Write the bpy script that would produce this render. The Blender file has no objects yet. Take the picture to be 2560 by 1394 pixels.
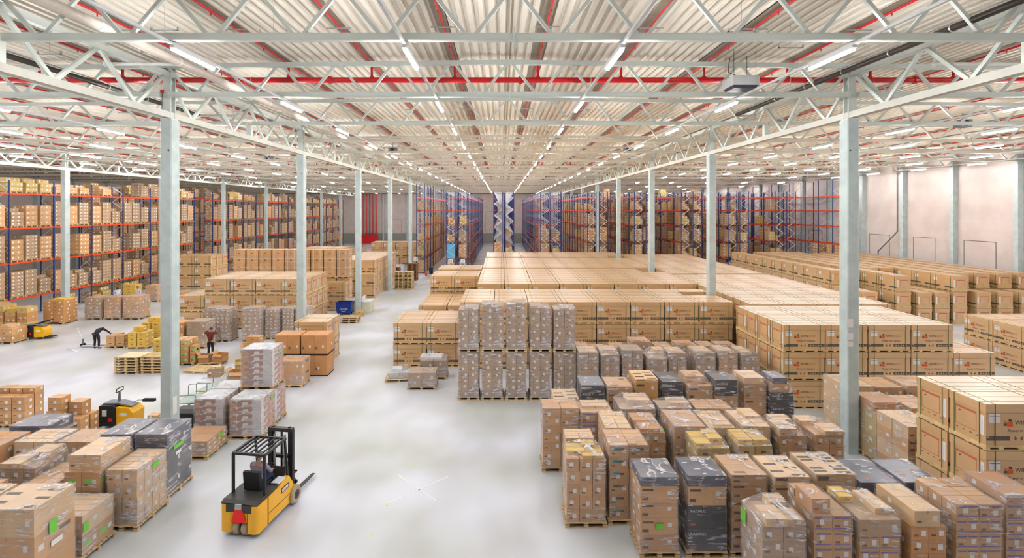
import bpy, bmesh, math, random
from mathutils import Vector, Matrix
random.seed(7)
R = random.Random(11)
C = bpy.context.scene.collection
S = bpy.context.scene
PI = math.pi

# ---------------------------------------------------------------- camera
F = 1290.0                     # focal length in pixels of a 2560 x 1394 frame
VX, VY = 1254.0, 523.0         # vanishing point of the hall's long axis
EYE, CX = 8.54, -0.28
cam = bpy.data.cameras.new('camera'); camo = bpy.data.objects.new('camera', cam); C.objects.link(camo)
camo.location = (CX, 0, EYE); camo.rotation_euler = (PI/2, 0, 0)
cam.sensor_width = 36; cam.lens = F/2560*36
cam.shift_x = (1280-VX)/2560; cam.shift_y = -(697-VY)/2560
cam.clip_end = 400; cam.clip_start = .1
S.camera = camo

# ---------------------------------------------------------------- world, light, exposure
w = bpy.data.worlds.new('hall_air'); S.world = w; w.use_nodes = True
w.node_tree.nodes['Background'].inputs[0].default_value = (1.0, .97, .95, 1)
w.node_tree.nodes['Background'].inputs[1].default_value = 0.20
S.view_settings.view_transform = 'Standard'; S.view_settings.look = 'None'
S.view_settings.gamma = 1; S.view_settings.use_curve_mapping = False
S.view_settings.exposure = 0.66
cy = S.cycles
cy.use_fast_gi = True; cy.fast_gi_method = 'REPLACE'; cy.ao_bounces_render = 2; cy.ao_bounces = 2
w.light_settings.distance = 7.0; w.light_settings.ao_factor = 1.0
cy.max_bounces = 6; cy.diffuse_bounces = 3; cy.glossy_bounces = 3; cy.transparent_max_bounces = 24; cy.transmission_bounces = 3
cy.use_light_tree = True; cy.sample_clamp_indirect = 6; cy.caustics_reflective = False; cy.caustics_refractive = False
LAMP = 125.0                    # strength of the strip lamps' diffusers

# ---------------------------------------------------------------- materials
def srgb(c):
    return tuple(((v/255)/12.92 if v/255 <= .04045 else ((v/255+.055)/1.055)**2.4) for v in c) + (1,)
MATS = {}
def nmat(name):
    m = bpy.data.materials.new(name); m.use_nodes = True; MATS[name] = m
    nt = m.node_tree; return m, nt, nt.nodes['Principled BSDF']
def noise(nt, scale, detail=3, stretch=None, coord='Object'):
    tc = nt.nodes.new('ShaderNodeTexCoord'); n = nt.nodes.new('ShaderNodeTexNoise')
    n.inputs['Scale'].default_value = scale; n.inputs['Detail'].default_value = detail
    if stretch:
        mp = nt.nodes.new('ShaderNodeMapping'); mp.inputs['Scale'].default_value = stretch
        nt.links.new(tc.outputs[coord], mp.inputs[0]); nt.links.new(mp.outputs[0], n.inputs['Vector'])
    else: nt.links.new(tc.outputs[coord], n.inputs['Vector'])
    return n
def ramp(nt, src, stops):
    r = nt.nodes.new('ShaderNodeValToRGB'); e = r.color_ramp.elements
    while len(e) < len(stops): e.new(.5)
    for k, (p, c) in enumerate(stops): e[k].position = p; e[k].color = c
    nt.links.new(src, r.inputs[0]); r.color_ramp.interpolation = 'EASE' if len(stops) == 2 else 'LINEAR'; return r
def mix(nt, fac, a, b, mode='MIX'):
    m = nt.nodes.new('ShaderNodeMix'); m.data_type = 'RGBA'; m.blend_type = mode
    for s, v in ((0, fac), (6, a), (7, b)):
        if hasattr(v, 'is_output') or hasattr(v, 'links'): nt.links.new(v, m.inputs[s])
        else: m.inputs[s].default_value = v
    return m.outputs[2]
def plain(name, col, rough=.6, metal=0, var=.12, scale=3, spec=.4, rand=0, bump=0):
    """a surface with procedural tonal variation"""
    m, nt, p = nmat(name)
    n = noise(nt, scale)
    a = srgb(col); lo = tuple(v*(1-var) for v in a[:3])+(1,); hi = tuple(min(1, v*(1+var)) for v in a[:3])+(1,)
    c = ramp(nt, n.outputs[0], [(.3, lo), (.7, hi)]).outputs[0]
    if rand:
        oi = nt.nodes.new('ShaderNodeObjectInfo')
        r = ramp(nt, oi.outputs['Random'], [(0, (1-rand, 1-rand*1.1, 1-rand*1.25, 1)), (1, (1+rand*.5,)*3+(1,))])
        c = mix(nt, 1.0, c, r.outputs[0], 'MULTIPLY')
    nt.links.new(c, p.inputs['Base Color'])
    p.inputs['Roughness'].default_value = rough; p.inputs['Metallic'].default_value = metal
    p.inputs['Specular IOR Level'].default_value = spec
    if bump:
        b = nt.nodes.new('ShaderNodeBump'); b.inputs['Strength'].default_value = bump; b.inputs['Distance'].default_value = .02
        nt.links.new(n.outputs[0], b.inputs['Height']); nt.links.new(b.outputs[0], p.inputs['Normal'])
    return m
plain('cardboard', (208, 156, 102), .5, var=.06, scale=2.2, rand=.13, spec=.6)
plain('cardboard_olive', (206, 174, 108), .55, var=.08, scale=2.2, rand=.1)
plain('cardboard_yellow', (226, 184, 84), .7, var=.06, scale=2, rand=.06)
plain('cardboard_orange', (204, 146, 92), .55, var=.05, scale=2, rand=.04)
plain('cardboard_pale', (226, 186, 138), .5, var=.06, scale=2.2, rand=.08)
plain('cardboard_grey', (182, 149, 116), .55, var=.08, scale=2, rand=.1)
plain('crate_board', (216, 172, 120), .42, var=.05, scale=1.6, rand=.06, spec=.7)
plain('tape', (186, 148, 104), .35, var=.05, scale=6, spec=.6)
plain('paper_label', (236, 232, 230), .6, var=.02)
plain('print_dark', (92, 76, 62), .7, var=.1)
plain('print_brown', (128, 92, 62), .7, var=.1)
plain('print_orange', (222, 100, 40), .7, var=.05)
plain('print_faint_orange', (205, 122, 78), .7, var=.05)
plain('print_red', (196, 104, 82), .7, var=.08)
plain('print_band', (98, 88, 76), .7, var=.12, scale=9)
plain('print_teal', (20, 160, 165), .6)
plain('print_purple', (120, 104, 170), .6)
plain('print_white', (225, 225, 228), .6)
plain('green_label', (120, 205, 75), .6, var=.05)
plain('yellow_label', (225, 215, 60), .6, var=.05)
plain('strap_green', (62, 96, 44), .4, var=.1)
plain('strap_white', (226, 212, 190), .5, var=.05)
plain('wood', (220, 186, 136), .8, var=.12, scale=5, rand=.12)
plain('wood_dark', (150, 106, 70), .85, var=.15, scale=5, rand=.12)
plain('plywood', (232, 208, 168), .7, var=.06, scale=2)
plain('black_carton', (46, 48, 56), .35, var=.2, scale=3, rand=.05, spec=.6)
plain('black_tray', (70, 74, 96), .28, var=.3, scale=4, spec=.7)
plain('steel_white', (226, 233, 224), .6, var=.03, scale=1.5)
plain('steel_cream', (230, 224, 206), .6, var=.03, scale=1.5)
plain('galvanised', (188, 190, 188), .35, metal=.55, var=.1, scale=8)
plain('pipe_red', (218, 18, 30), .32, var=.05, spec=.6)
plain('pipe_black', (52, 46, 40), .4, var=.2)
plain('pipe_pvc', (238, 236, 230), .35, var=.03)
plain('pipe_wrap', (214, 202, 190), .35, var=.07, scale=7)
plain('upright_blue', (38, 54, 108), .45, var=.12)
plain('upright_dark', (44, 46, 72), .5, var=.12)
plain('beam_orange', (226, 74, 26), .4, var=.08, rand=.12)
plain('brace', (206, 212, 220), .4, metal=.2, var=.06)
plain('white_plastic', (228, 230, 230), .4, var=.03)
plain('grey_plastic', (120, 124, 128), .5, var=.08)
plain('black_rubber', (34, 33, 33), .7, var=.15)
plain('black_metal', (36, 36, 38), .45, var=.2)
plain('forklift_yellow', (252, 184, 2), .35, var=.05, spec=.6)
plain('forklift_grey', (60, 57, 56), .5, var=.1)
plain('tyre_tan', (176, 158, 130), .7, var=.1)
plain('hub_dark', (70, 60, 50), .5)
plain('reflector_red', (255, 26, 12), .4, var=.03)
plain('bin_blue', (18, 52, 140), .4, var=.1)
plain('bin_black', (34, 34, 38), .5, var=.1)
plain('cart_green', (150, 168, 160), .4, metal=.3)
plain('skin', (198, 148, 120), .55, var=.04)
plain('hair_dark', (40, 30, 26), .6, var=.15)
plain('hair_grey', (120, 108, 98), .6, var=.15)
plain('cloth_black', (36, 36, 42), .85, var=.2, scale=12)
plain('cloth_red', (110, 52, 40), .85, var=.35, scale=9)
plain('cloth_grey', (146, 140, 158), .85, var=.12, scale=9)
plain('cloth_white', (216, 212, 216), .85, var=.06, scale=9)
plain('cloth_teal', (20, 148, 160), .85, var=.1, scale=9)
plain('cloth_navy', (38, 48, 84), .85, var=.12, scale=9)
plain('crate_red', (200, 32, 44), .5, var=.06)
plain('floor_paint_white', (232, 232, 232), .6, var=.05, scale=12)
plain('floor_paint_yellow', (222, 230, 70), .6, var=.03)
plain('blue_sheet', (110, 190, 228), .5, var=.06)
plain('desk_white', (222, 218, 190), .5, var=.04)
plain('plinth_grey', (150, 150, 142), .7, var=.05)
plain('steel_beam', (206, 204, 192), .7, var=.04)
plain('vent_dark', (70, 72, 88), .6)
plain('outline_dark', (110, 108, 106), .7)
plain('deck_strip', (150, 140, 124), .6, var=.08)  # taupe stands in for the shade inside open deck ribs
plain('concrete', (190, 201, 198), .7, var=.08, scale=2.5, bump=.15)

for nm in ('crate_board', 'cardboard', 'cardboard_pale'):
    q = MATS[nm].node_tree.nodes['Principled BSDF']; q.inputs['Coat Weight'].default_value = 1.0 if nm == 'crate_board' else .4; q.inputs['Coat Roughness'].default_value = .34
# polished concrete floor: cloudy, slightly glossy
m, nt, p = nmat('floor_concrete')
n1 = noise(nt, .25, 1.5); n2 = noise(nt, .7, 1, (1, .6, 1)); n3 = noise(nt, 14, 3)
a = ramp(nt, n1.outputs[0], [(.25, srgb((196, 197, 190))), (.72, srgb((226, 227, 238)))]).outputs[0]
b = ramp(nt, n2.outputs[0], [(.25, srgb((214, 213, 206))), (.7, (1, 1, 1, 1))]).outputs[0]
c = mix(nt, .45, a, mix(nt, 1.0, a, b, 'MULTIPLY'))
c = mix(nt, .1, c, ramp(nt, n3.outputs[0], [(.66, (1, 1, 1, 1)), (.74, (.5, .48, .44, 1))]).outputs[0], 'MULTIPLY')
nt.links.new(c, p.inputs['Base Color'])
p.inputs['Roughness'].default_value = .3
p.inputs['Specular IOR Level'].default_value = .5

# roof deck
plain('roof_deck', (250, 241, 224), .6, var=.02, scale=1.2)
# white sandwich-panel walls with horizontal joints
m, nt, p = nmat('wall_panel')
tc = nt.nodes.new('ShaderNodeTexCoord'); sp = nt.nodes.new('ShaderNodeSeparateXYZ'); nt.links.new(tc.outputs['Object'], sp.inputs[0])
mm = nt.nodes.new('ShaderNodeMath'); mm.operation = 'FRACT'; dv = nt.nodes.new('ShaderNodeMath'); dv.operation = 'DIVIDE'; dv.inputs[1].default_value = 1.1
nt.links.new(sp.outputs['Z'], dv.inputs[0]); nt.links.new(dv.outputs[0], mm.inputs[0])
wn = noise(nt, .7, 2)
base = ramp(nt, wn.outputs[0], [(.3, srgb((206, 190, 182))), (.7, srgb((216, 200, 192)))]).outputs[0]
ln = ramp(nt, mm.outputs[0], [(0, (.86, .85, .84, 1)), (.02, (1, 1, 1, 1))]).outputs[0]
nt.links.new(mix(nt, 1.0, base, ln, 'MULTIPLY'), p.inputs['Base Color']); p.inputs['Roughness'].default_value = .55

# stretch wrap: clear film, its lamp glints painted in as pale streaks
def wrap_mat(name, base, glint, tint):
    m, nt, p = nmat(name)
    n = noise(nt, 3.2, 8, (.55, .55, 3.2)); n2 = noise(nt, 9, 5, (1.2, 1.2, 2)); n3 = noise(nt, .9, 2)
    n.inputs['Distortion'].default_value = .6
    f1 = ramp(nt, n.outputs[0], [(.545, (0, 0, 0, 1)), (.585, (glint,)*3+(1,)), (.625, (glint*.2,)*3+(1,))]).outputs[0]
    f2 = ramp(nt, n3.outputs[0], [(.35, (base*.6,)*3+(1,)), (.7, (base*1.4,)*3+(1,))]).outputs[0]
    n4 = noise(nt, 1.7, 1); f1 = mix(nt, 1.0, f1, ramp(nt, n4.outputs[0], [(.42, (.12, .12, .12, 1)), (.6, (1, 1, 1, 1))]).outputs[0], 'MULTIPLY')
    ad = nt.nodes.new('ShaderNodeMath'); ad.operation = 'ADD'; ad.use_clamp = True
    nt.links.new(f1, ad.inputs[0]); nt.links.new(f2, ad.inputs[1])
    p.inputs['Base Color'].default_value = srgb(tint); p.inputs['Roughness'].default_value = .16
    p.inputs['Specular IOR Level'].default_value = .8
    bp = nt.nodes.new('ShaderNodeBump'); bp.inputs['Strength'].default_value = .8; bp.inputs['Distance'].default_value = .05
    nt.links.new(n2.outputs[0], bp.inputs['Height']); nt.links.new(bp.outputs[0], p.inputs['Normal'])
    tr = nt.nodes.new('ShaderNodeBsdfTransparent'); mx = nt.nodes.new('ShaderNodeMixShader')
    nt.links.new(ad.outputs[0], mx.inputs[0]); nt.links.new(tr.outputs[0], mx.inputs[1]); nt.links.new(p.outputs[0], mx.inputs[2])
    nt.links.new(mx.outputs[0], nt.nodes['Material Output'].inputs[0])
wrap_mat('wrap_clear', .15, .8, (236, 230, 230))
wrap_mat('wrap_thick', .25, .85, (230, 224, 226))
wrap_mat('wrap_light', .06, .4, (230, 226, 226))

# shop packets under film: a jumble of small coloured fronts
m, nt, p = nmat('packets')
tc = nt.nodes.new('ShaderNodeTexCoord'); mp = nt.nodes.new('ShaderNodeMapping'); mp.inputs['Scale'].default_value = (5, 5, 7)
vo = nt.nodes.new('ShaderNodeTexVoronoi'); vo.distance = 'CHEBYCHEV'; vo.inputs['Scale'].default_value = 1.0
nt.links.new(tc.outputs['Object'], mp.inputs[0]); nt.links.new(mp.outputs[0], vo.inputs['Vector'])
sp = nt.nodes.new('ShaderNodeSeparateXYZ'); nt.links.new(vo.outputs['Color'], sp.inputs[0])
r = ramp(nt, sp.outputs['X'], [(0, srgb((236, 228, 222))), (.25, srgb((210, 176, 150))), (.45, srgb((198, 130, 116))), (.62, srgb((224, 216, 214))), (.8, srgb((166, 130, 118))), (.95, srgb((214, 150, 90)))])
r.color_ramp.interpolation = 'CONSTANT'; nt.links.new(r.outputs[0], p.inputs['Base Color'])

m, nt, p = nmat('lamp_glow')
e = nt.nodes.new('ShaderNodeEmission'); e.inputs[0].default_value = (.985, .99, 1, 1); e.inputs[1].default_value = LAMP
nt.links.new(e.outputs[0], nt.nodes['Material Output'].inputs[0])

# ---------------------------------------------------------------- mesh building
class MB:
    def __init__(s): s.v = []; s.f = []; s.m = []; s.names = []
    def mi(s, mat):
        if mat not in s.names: s.names.append(mat)
        return s.names.index(mat)
    def add(s, vs, fs, mat):
        o = len(s.v); s.v += [tuple(v) for v in vs]; s.f += [tuple(i+o for i in f) for f in fs]; s.m += [s.mi(mat)]*len(fs); return s
    def box(s, x0, x1, y0, y1, z0, z1, mat, taper=0):
        t = taper
        vs = [(x0+t, y0+t, z0), (x1-t, y0+t, z0), (x1-t, y1-t, z0), (x0+t, y1-t, z0), (x0, y0, z1), (x1, y0, z1), (x1, y1, z1), (x0, y1, z1)]
        return s.add(vs, [(3, 2, 1, 0), (4, 5, 6, 7), (0, 1, 5, 4), (1, 2, 6, 5), (2, 3, 7, 6), (3, 0, 4, 7)], mat)
    def bar(s, p, q, w, h, mat, up=(0, 0, 1)):
        p = Vector(p); q = Vector(q); d = (q-p).normalized(); up = Vector(up)
        if abs(d.dot(up)) > .99: up = Vector((0, 1, 0))
        a = d.cross(up).normalized()*w/2; b = a.cross(d).normalized()*h/2
        vs = [p-a-b, p+a-b, p+a+b, p-a+b, q-a-b, q+a-b, q+a+b, q-a+b]
        return s.add(vs, [(0, 1, 2, 3), (7, 6, 5, 4), (4, 5, 1, 0), (5, 6, 2, 1), (6, 7, 3, 2), (7, 4, 0, 3)], mat)
    def tube(s, pts, r, mat, n=10, cap=True):
        pts = [Vector(p) for p in pts]; rs = r if isinstance(r, (list, tuple)) else [r]*len(pts)
        o = len(s.v); vs = []; ref = None
        for i, p in enumerate(pts):
            d = ((pts[min(i+1, len(pts)-1)]-pts[max(i-1, 0)])).normalized()
            if ref is None:
                ref = Vector((0, 0, 1)) if abs(d.z) < .9 else Vector((1, 0, 0))
            a = d.cross(ref).normalized(); b = a.cross(d).normalized(); ref = b
            for k in range(n):
                t = 2*PI*k/n; vs.append(p+(a*math.cos(t)+b*math.sin(t))*rs[i])
        fs = []
        for i in range(len(pts)-1):
            for k in range(n):
                fs.append((i*n+k, i*n+(k+1) % n, (i+1)*n+(k+1) % n, (i+1)*n+k))
        if cap: fs += [tuple(reversed(range(n))), tuple(range((len(pts)-1)*n, len(pts)*n))]
        return s.add(vs, fs, mat)
    def lathe(s, c, prof, mat, n=20, axis='z'):
        """prof = [(r, h)] around an axis through c"""
        vs = []
        for r, h in prof:
            for k in range(n):
                t = 2*PI*k/n; a, b = r*math.cos(t), r*math.sin(t)
                vs.append((c[0]+a, c[1]+b, c[2]+h) if axis == 'z' else (c[0]+h, c[1]+a, c[2]+b) if axis == 'x' else (c[0]+a, c[1]+h, c[2]+b))
        fs = []
        for i in range(len(prof)-1):
            for k in range(n): fs.append((i*n+k, i*n+(k+1) % n, (i+1)*n+(k+1) % n, (i+1)*n+k))
        fs += [tuple(range(n)), tuple(range((len(prof)-1)*n, len(prof)*n))]
        return s.add(vs, fs, mat)
    def prism(s, poly, a, b, mat, axis='x'):
        """extrude a closed outline (list of 2D points) from a to b along an axis"""
        f = {'x': lambda u, v, t: (t, u, v), 'y': lambda u, v, t: (u, t, v), 'z': lambda u, v, t: (u, v, t)}[axis]
        n = len(poly); vs = [f(u, v, a) for u, v in poly]+[f(u, v, b) for u, v in poly]
        return s.add(vs, [tuple(range(n)), tuple(reversed(range(n, 2*n)))]+[(i, (i+1) % n, n+(i+1) % n, n+i) for i in range(n)], mat)
    def ball(s, c, r, mat, n=12, sc=(1, 1, 1)):
        prof = [(max(.001, r*math.sin(PI*i/n))*1, -r*math.cos(PI*i/n)) for i in range(n+1)]
        k = len(s.v); s.lathe((0, 0, 0), prof, mat, n)
        for i in range(k, len(s.v)):
            x, y, z = s.v[i]; s.v[i] = (c[0]+x*sc[0], c[1]+y*sc[1], c[2]+z*sc[2])
        return s
    def face_card(s, side, u0, u1, z0, z1, at, mat):
        """a printed patch 2 mm proud of a carton side; side in '-y','+y','-x','+x'"""
        if side == '-y': s.box(u0, u1, at-.003, at, z0, z1, mat)
        elif side == '+y': s.box(u0, u1, at, at+.003, z0, z1, mat)
        elif side == '-x': s.box(at-.003, at, u0, u1, z0, z1, mat)
        elif side == '+x': s.box(at, at+.003, u0, u1, z0, z1, mat)
        elif side == 'top': s.box(u0, u1, z0, z1, at, at+.003, mat)
        return s
    def merge(s, o, off=(0, 0, 0), rz=0):
        c, sn = math.cos(rz), math.sin(rz); k = len(s.v)
        s.v += [(x*c-y*sn+off[0], x*sn+y*c+off[1], z+off[2]) for x, y, z in o.v]
        mp = [s.mi(nm) for nm in o.names]
        s.f += [tuple(i+k for i in f) for f in o.f]; s.m += [mp[i] for i in o.m]; return s
    def mesh(s, name, smooth=False):
        me = bpy.data.meshes.new(name); me.from_pydata(s.v, [], s.f)
        for nm in s.names: me.materials.append(MATS[nm])
        me.polygons.foreach_set('material_index', s.m)
        if smooth: me.polygons.foreach_set('use_smooth', [True]*len(s.f))
        me.update(); return me
    def fixn(s, me):
        b = bmesh.new(); b.from_mesh(me); bmesh.ops.recalc_face_normals(b, faces=b.faces); b.to_mesh(me); b.free(); return me

def smooth_by_angle(me, ang=40):
    b = bmesh.new(); b.from_mesh(me)
    bmesh.ops.recalc_face_normals(b, faces=b.faces)
    for e in b.edges:
        e.smooth = len(e.link_faces) == 2 and e.calc_face_angle(0) < math.radians(ang)
    for f in b.faces: f.smooth = True
    b.to_mesh(me); b.free(); return me
def link(name, me, parent=None, loc=(0, 0, 0), rz=0, label=None, kind=None):
    o = bpy.data.objects.new(name, me); C.objects.link(o); o.location = loc; o.rotation_euler = (0, 0, rz)
    if parent is not None: o.parent = parent
    if label: o['label'] = label
    if kind: o['kind'] = kind
    return o
def obj(name, mb, parent=None, loc=(0, 0, 0), rz=0, label=None, kind=None, smooth=None):
    me = mb.mesh(name); mb.fixn(me)
    if smooth: smooth_by_angle(me, smooth)
    return link(name, me, parent, loc, rz, label, kind)
def thing(name, label, cat, loc=(0, 0, 0), rz=0, group=None):
    o = link(name, None, None, loc, rz, label); o['category'] = cat
    if group: o['group'] = group
    return o
def tag(o, label, cat, group=None):
    o['label'] = label; o['category'] = cat
    if group: o['group'] = group
    return o
def dup(o, parent=None):
    c = o.copy(); C.objects.link(c); c.parent = parent
    for ch in list(o.children): dup(ch, c)
    return c
_hold = []
ORD = ['zeroth', 'first', 'second', 'third', 'fourth', 'fifth', 'sixth', 'seventh', 'eighth', 'ninth', 'tenth', 'eleventh', 'twelfth', 'thirteenth', 'fourteenth',
       'fifteenth', 'sixteenth', 'seventeenth', 'eighteenth', 'nineteenth', 'twentieth', 'twenty-first', 'twenty-second', 'twenty-third', 'twenty-fourth', 'twenty-fifth',
       'twenty-sixth', 'twenty-seventh', 'twenty-eighth', 'twenty-ninth', 'thirtieth', 'thirty-first', 'thirty-second', 'thirty-third', 'thirty-fourth']
def text_mb(txt, size, mat, cx=0, cz=0, shear=0):
    """lettering lying in the XZ plane, facing -Y, centred on (cx, cz), 3 mm thick"""
    cu = bpy.data.curves.new('lettering', 'FONT'); cu.body = txt; cu.size = size; cu.align_x = 'CENTER'; cu.align_y = 'CENTER'
    cu.resolution_u = 2; cu.shear = shear
    o = bpy.data.objects.new('lettering', cu); C.objects.link(o)
    dg = bpy.context.evaluated_depsgraph_get(); me = bpy.data.meshes.new_from_object(o.evaluated_get(dg))
    mb = MB(); mb.add([(v.co.x+cx, 0, v.co.y+cz) for v in me.vertices], [tuple(p.vertices) for p in me.polygons], mat)
    bpy.data.objects.remove(o); bpy.data.curves.remove(cu); bpy.data.meshes.remove(me)
    return mb
def gx(x, d): return CX+(x-VX)*d/F          # where a sight line through photo column x stands at distance d
def dfloor(y, z=0): return (EYE-z)*F/(y-VY)  # distance of a point at height z seen at photo row y
# ================================================================ THE SETTING
XL, XR, YB, YF = -60.0, 42.0, -14.0, 130.0
o = obj('floor', MB().box(XL-.3, XR+.3, YB-.3, YF+.3, -.3, 0, 'floor_concrete'), kind='structure')
def zc(x): return 13.66-.011*min(abs(x), 26)          # centre line of the roof trusses' top chords
# trapezoidal roof deck, ribs along the hall
mb = MB(); prof = []; x = XL
while x < XR:
    z = zc(x)+.24
    prof += [(x, z), (x+.12, z), (x+.16, z+.075), (x+.26, z+.075), (x+.30, z)]; x += .30
n = len(prof)
mb.add([(a, YB, b) for a, b in prof]+[(a, YF, b) for a, b in prof], [(i, i+1, n+i+1, n+i) for i in range(n-1)], 'roof_deck')
mb.box(XL, XR, YB, YF, 14.3, 14.5, 'roof_deck')
link('ceiling', mb.mesh('ceiling'), kind='structure')
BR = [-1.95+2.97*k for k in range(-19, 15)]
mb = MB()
for x in BR: mb.box(x-.2, x+.12, YB, YF, zc(x)+.225, zc(x)+.238, 'deck_strip')  # flat dark strips painting the shaded rib voids along the branch pipes
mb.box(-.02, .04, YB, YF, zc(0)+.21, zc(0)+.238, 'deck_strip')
obj('deck_shade_strips', mb, kind='structure')
obj('wall_back', MB().box(XL, XR, YB-.3, YB, 0, 14.2, 'wall_panel'), kind='structure')
obj('wall_left', MB().box(XL-.3, XL, YB, YF, 0, 14.2, 'wall_panel'), kind='structure')
obj('wall_right', MB().box(XR, XR+.3, YB, YF, 0, 14.2, 'wall_panel'), kind='structure')
mb = MB().box(XL, XR, YF, YF+.3, 0, 14.2, 'wall_panel')
obj('wall_far', mb, kind='structure')
obj('baseboard_far', MB().box(XL, XR, YF-.06, YF, 0, 2.5, 'plinth_grey'), kind='structure')
mb = MB()                                              # thin outlines of shut hatches in the far and side walls
for a, b, z in ((-48, -44, 6.2), (-30, -25.5, 6), (-4.4, -.8, 8), (7, 11, 8), (16, 20, 8)):
    for q in ((a, a+.05, 2.5, z), (b-.05, b, 2.5, z), (a, b, z-.05, z)): mb.box(q[0], q[1], YF-.02, YF, q[2], q[3], 'outline_dark')
obj('trim_2', mb, kind='structure')
k = 3
for a, b in ((44.1, 47.2), (50.3, 53.0), (56.2, 59.3), (68, 71), (80, 83)):
    mb = MB()
    for q in ((a, a+.05, 0, 5.75), (b-.05, b, 0, 5.75), (a, b, 5.7, 5.75)): mb.box(XR-.02, XR, q[0], q[1], q[2], q[3], 'outline_dark')
    obj('door_%d' % (k-2), mb, kind='structure'); k += 1
for i in range(-1, 15):                                # wall posts on the side walls
    y = 36+6*(i-1)
    for x, nm in ((XR-.45, 'right'), (XL, 'left')):
        if y < 20: continue
        mb = MB().box(x, x+.45, y-.2, y+.2, 0, 13.3, 'concrete')
        o = obj('wall_column', mb, kind='structure')
for x in (-48, -42, -30, -24, -18, -6, 0, 6, 18, 24, 30, 36):
    obj('wall_column', MB().box(x-.2, x+.2, YF-.35, YF, 0, 13.3, 'concrete'), kind='structure')
# drainpipe on the side wall
mb = MB().tube([(XR-.55, 54.4, 13.0), (XR-.55, 54.4, 6.2), (XR-.55, 57.2, 3.9), (XR-.55, 57.2, 0)], .07, 'grey_plastic', 8)
tag(obj('drainpipe', mb, smooth=40), 'grey downpipe with a slanted offset on the white side wall beside a post', 'pipe')

# columns: concrete shaft with chamfered arris, steel post above it
COLY = [18+12*k for k in range(9)]+[6]
def shaft():
    a, c = .2, .03
    poly = [(-a+c, -a), (a-c, -a), (a, -a+c), (a, a+.08-c), (a-c, a+.08), (-a+c, a+.08), (-a, a+.08-c), (-a, -a+c)]
    mb = MB().prism(poly, 0, 11.69, 'concrete', 'z'); return mb
SH = shaft(); shm = SH.mesh('shaft'); SH.fixn(shm)
pm = MB().box(-.14, .14, -.14, -.115, 0, 1.85, 'steel_white').box(-.14, .14, .115, .14, 0, 1.85, 'steel_white').box(-.01, .01, -.12, .12, 0, 1.85, 'steel_white').box(-.19, .19, -.19, .19, 0, .03, 'steel_white')
psm = pm.mesh('steel_post'); pm.fixn(psm)
for x in (-36, -12, 12):
    for y in COLY:
        c = link('column', shm, loc=(x, y+.2, 0), kind='structure')
        link('steel_post', psm, c, loc=(0, 0, 11.69))
        if y == 18 and x == -12:
            link('notice', MB().box(.201, .206, -.12, .1, 1.35, 1.95, 'paper_label').mesh('notice'), c)
            mb = MB().box(-.19, -.1, -.2, -.15, .9, 1.02, 'pipe_red').bar((-.145, -.17, .0), (-.145, -.17, .9), .02, .02, 'grey_plastic')
            obj('call_point', mb, c, loc=(0, 0, 11.7))
        if y == 18 and x == 12:
            mb = MB()
            for z in (3.75, 4.0, 4.42): mb.box(-.19, -.02, -.206, -.2, z, z+(.22 if z == 4.0 else .3 if z > 4.2 else .18), 'paper_label')
            obj('notice', mb, c)
        mb2 = MB().lathe((-.12 if x > 0 else .1, -.2, 10.6), [(.035, 0), (.035, -.004)], 'hub_dark', 8, 'y')
        obj('lifting_hole', mb2, c)

# roof trusses across the hall every 6 m
ZB = 12.53
def truss_parts(x0, x1, panels):
    st = (x1-x0)/panels
    tops = [(x0+2*i, zc(x0+2*i)) for i in range(int((x1-x0)/2)+1)]
    bots = [(x0+1+2*i, ZB) for i in range(int((x1-x0)/2))]
    return tops, bots
def make_truss(x0, x1, single):
    r = link('roof_truss', None, kind='structure'); m = 'steel_white' if single else 'steel_cream'
    tops, bots = truss_parts(x0, x1, 12)
    mb = MB()
    for a, b in zip(tops, tops[1:]): mb.bar((a[0], 0, a[1]), (b[0], 0, b[1]), .16, .15, m)
    obj('top_chord', mb, r)
    mb = MB().box(x0+.15, x1-.15, -.09, .09, ZB-.08, ZB+.08, m)
    mb.box(x0+.15, x1-.15, -.11, .11, ZB+.06, ZB+.08, m)
    mid = (x0+x1)/2; mb.box(mid-.03, mid+.03, -.13, .13, ZB-.2, ZB+.2, m)
    obj('bottom_chord', mb, r)
    segs = []
    for i, (bx, bz) in enumerate(bots):
        segs.append(((tops[i][0]+.06, 0, tops[i][1]), (bx-.06, 0, bz))); segs.append(((bx+.06, 0, bz), (tops[i+1][0]-.06, 0, tops[i+1][1])))
    if single:
        for p, q in segs: obj('diagonal', MB().bar(p, q, .085, .085, m), r)
    else:
        mb = MB()
        for p, q in segs: mb.bar(p, q, .085, .085, m)
        obj('diagonals', mb, r, kind='stuff')
    return r
for x0, x1 in ((-60, -36), (-36, -12), (-12, 12), (12, 42)):
    near = make_truss(x0, x1, True); near.location.y = 12
    for y in (18, 24): t = dup(near); t.location.y = y
    far = make_truss(x0, x1, False); far.location.y = 30
    for y in range(36, 129, 6): t = dup(far); t.location.y = y
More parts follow.
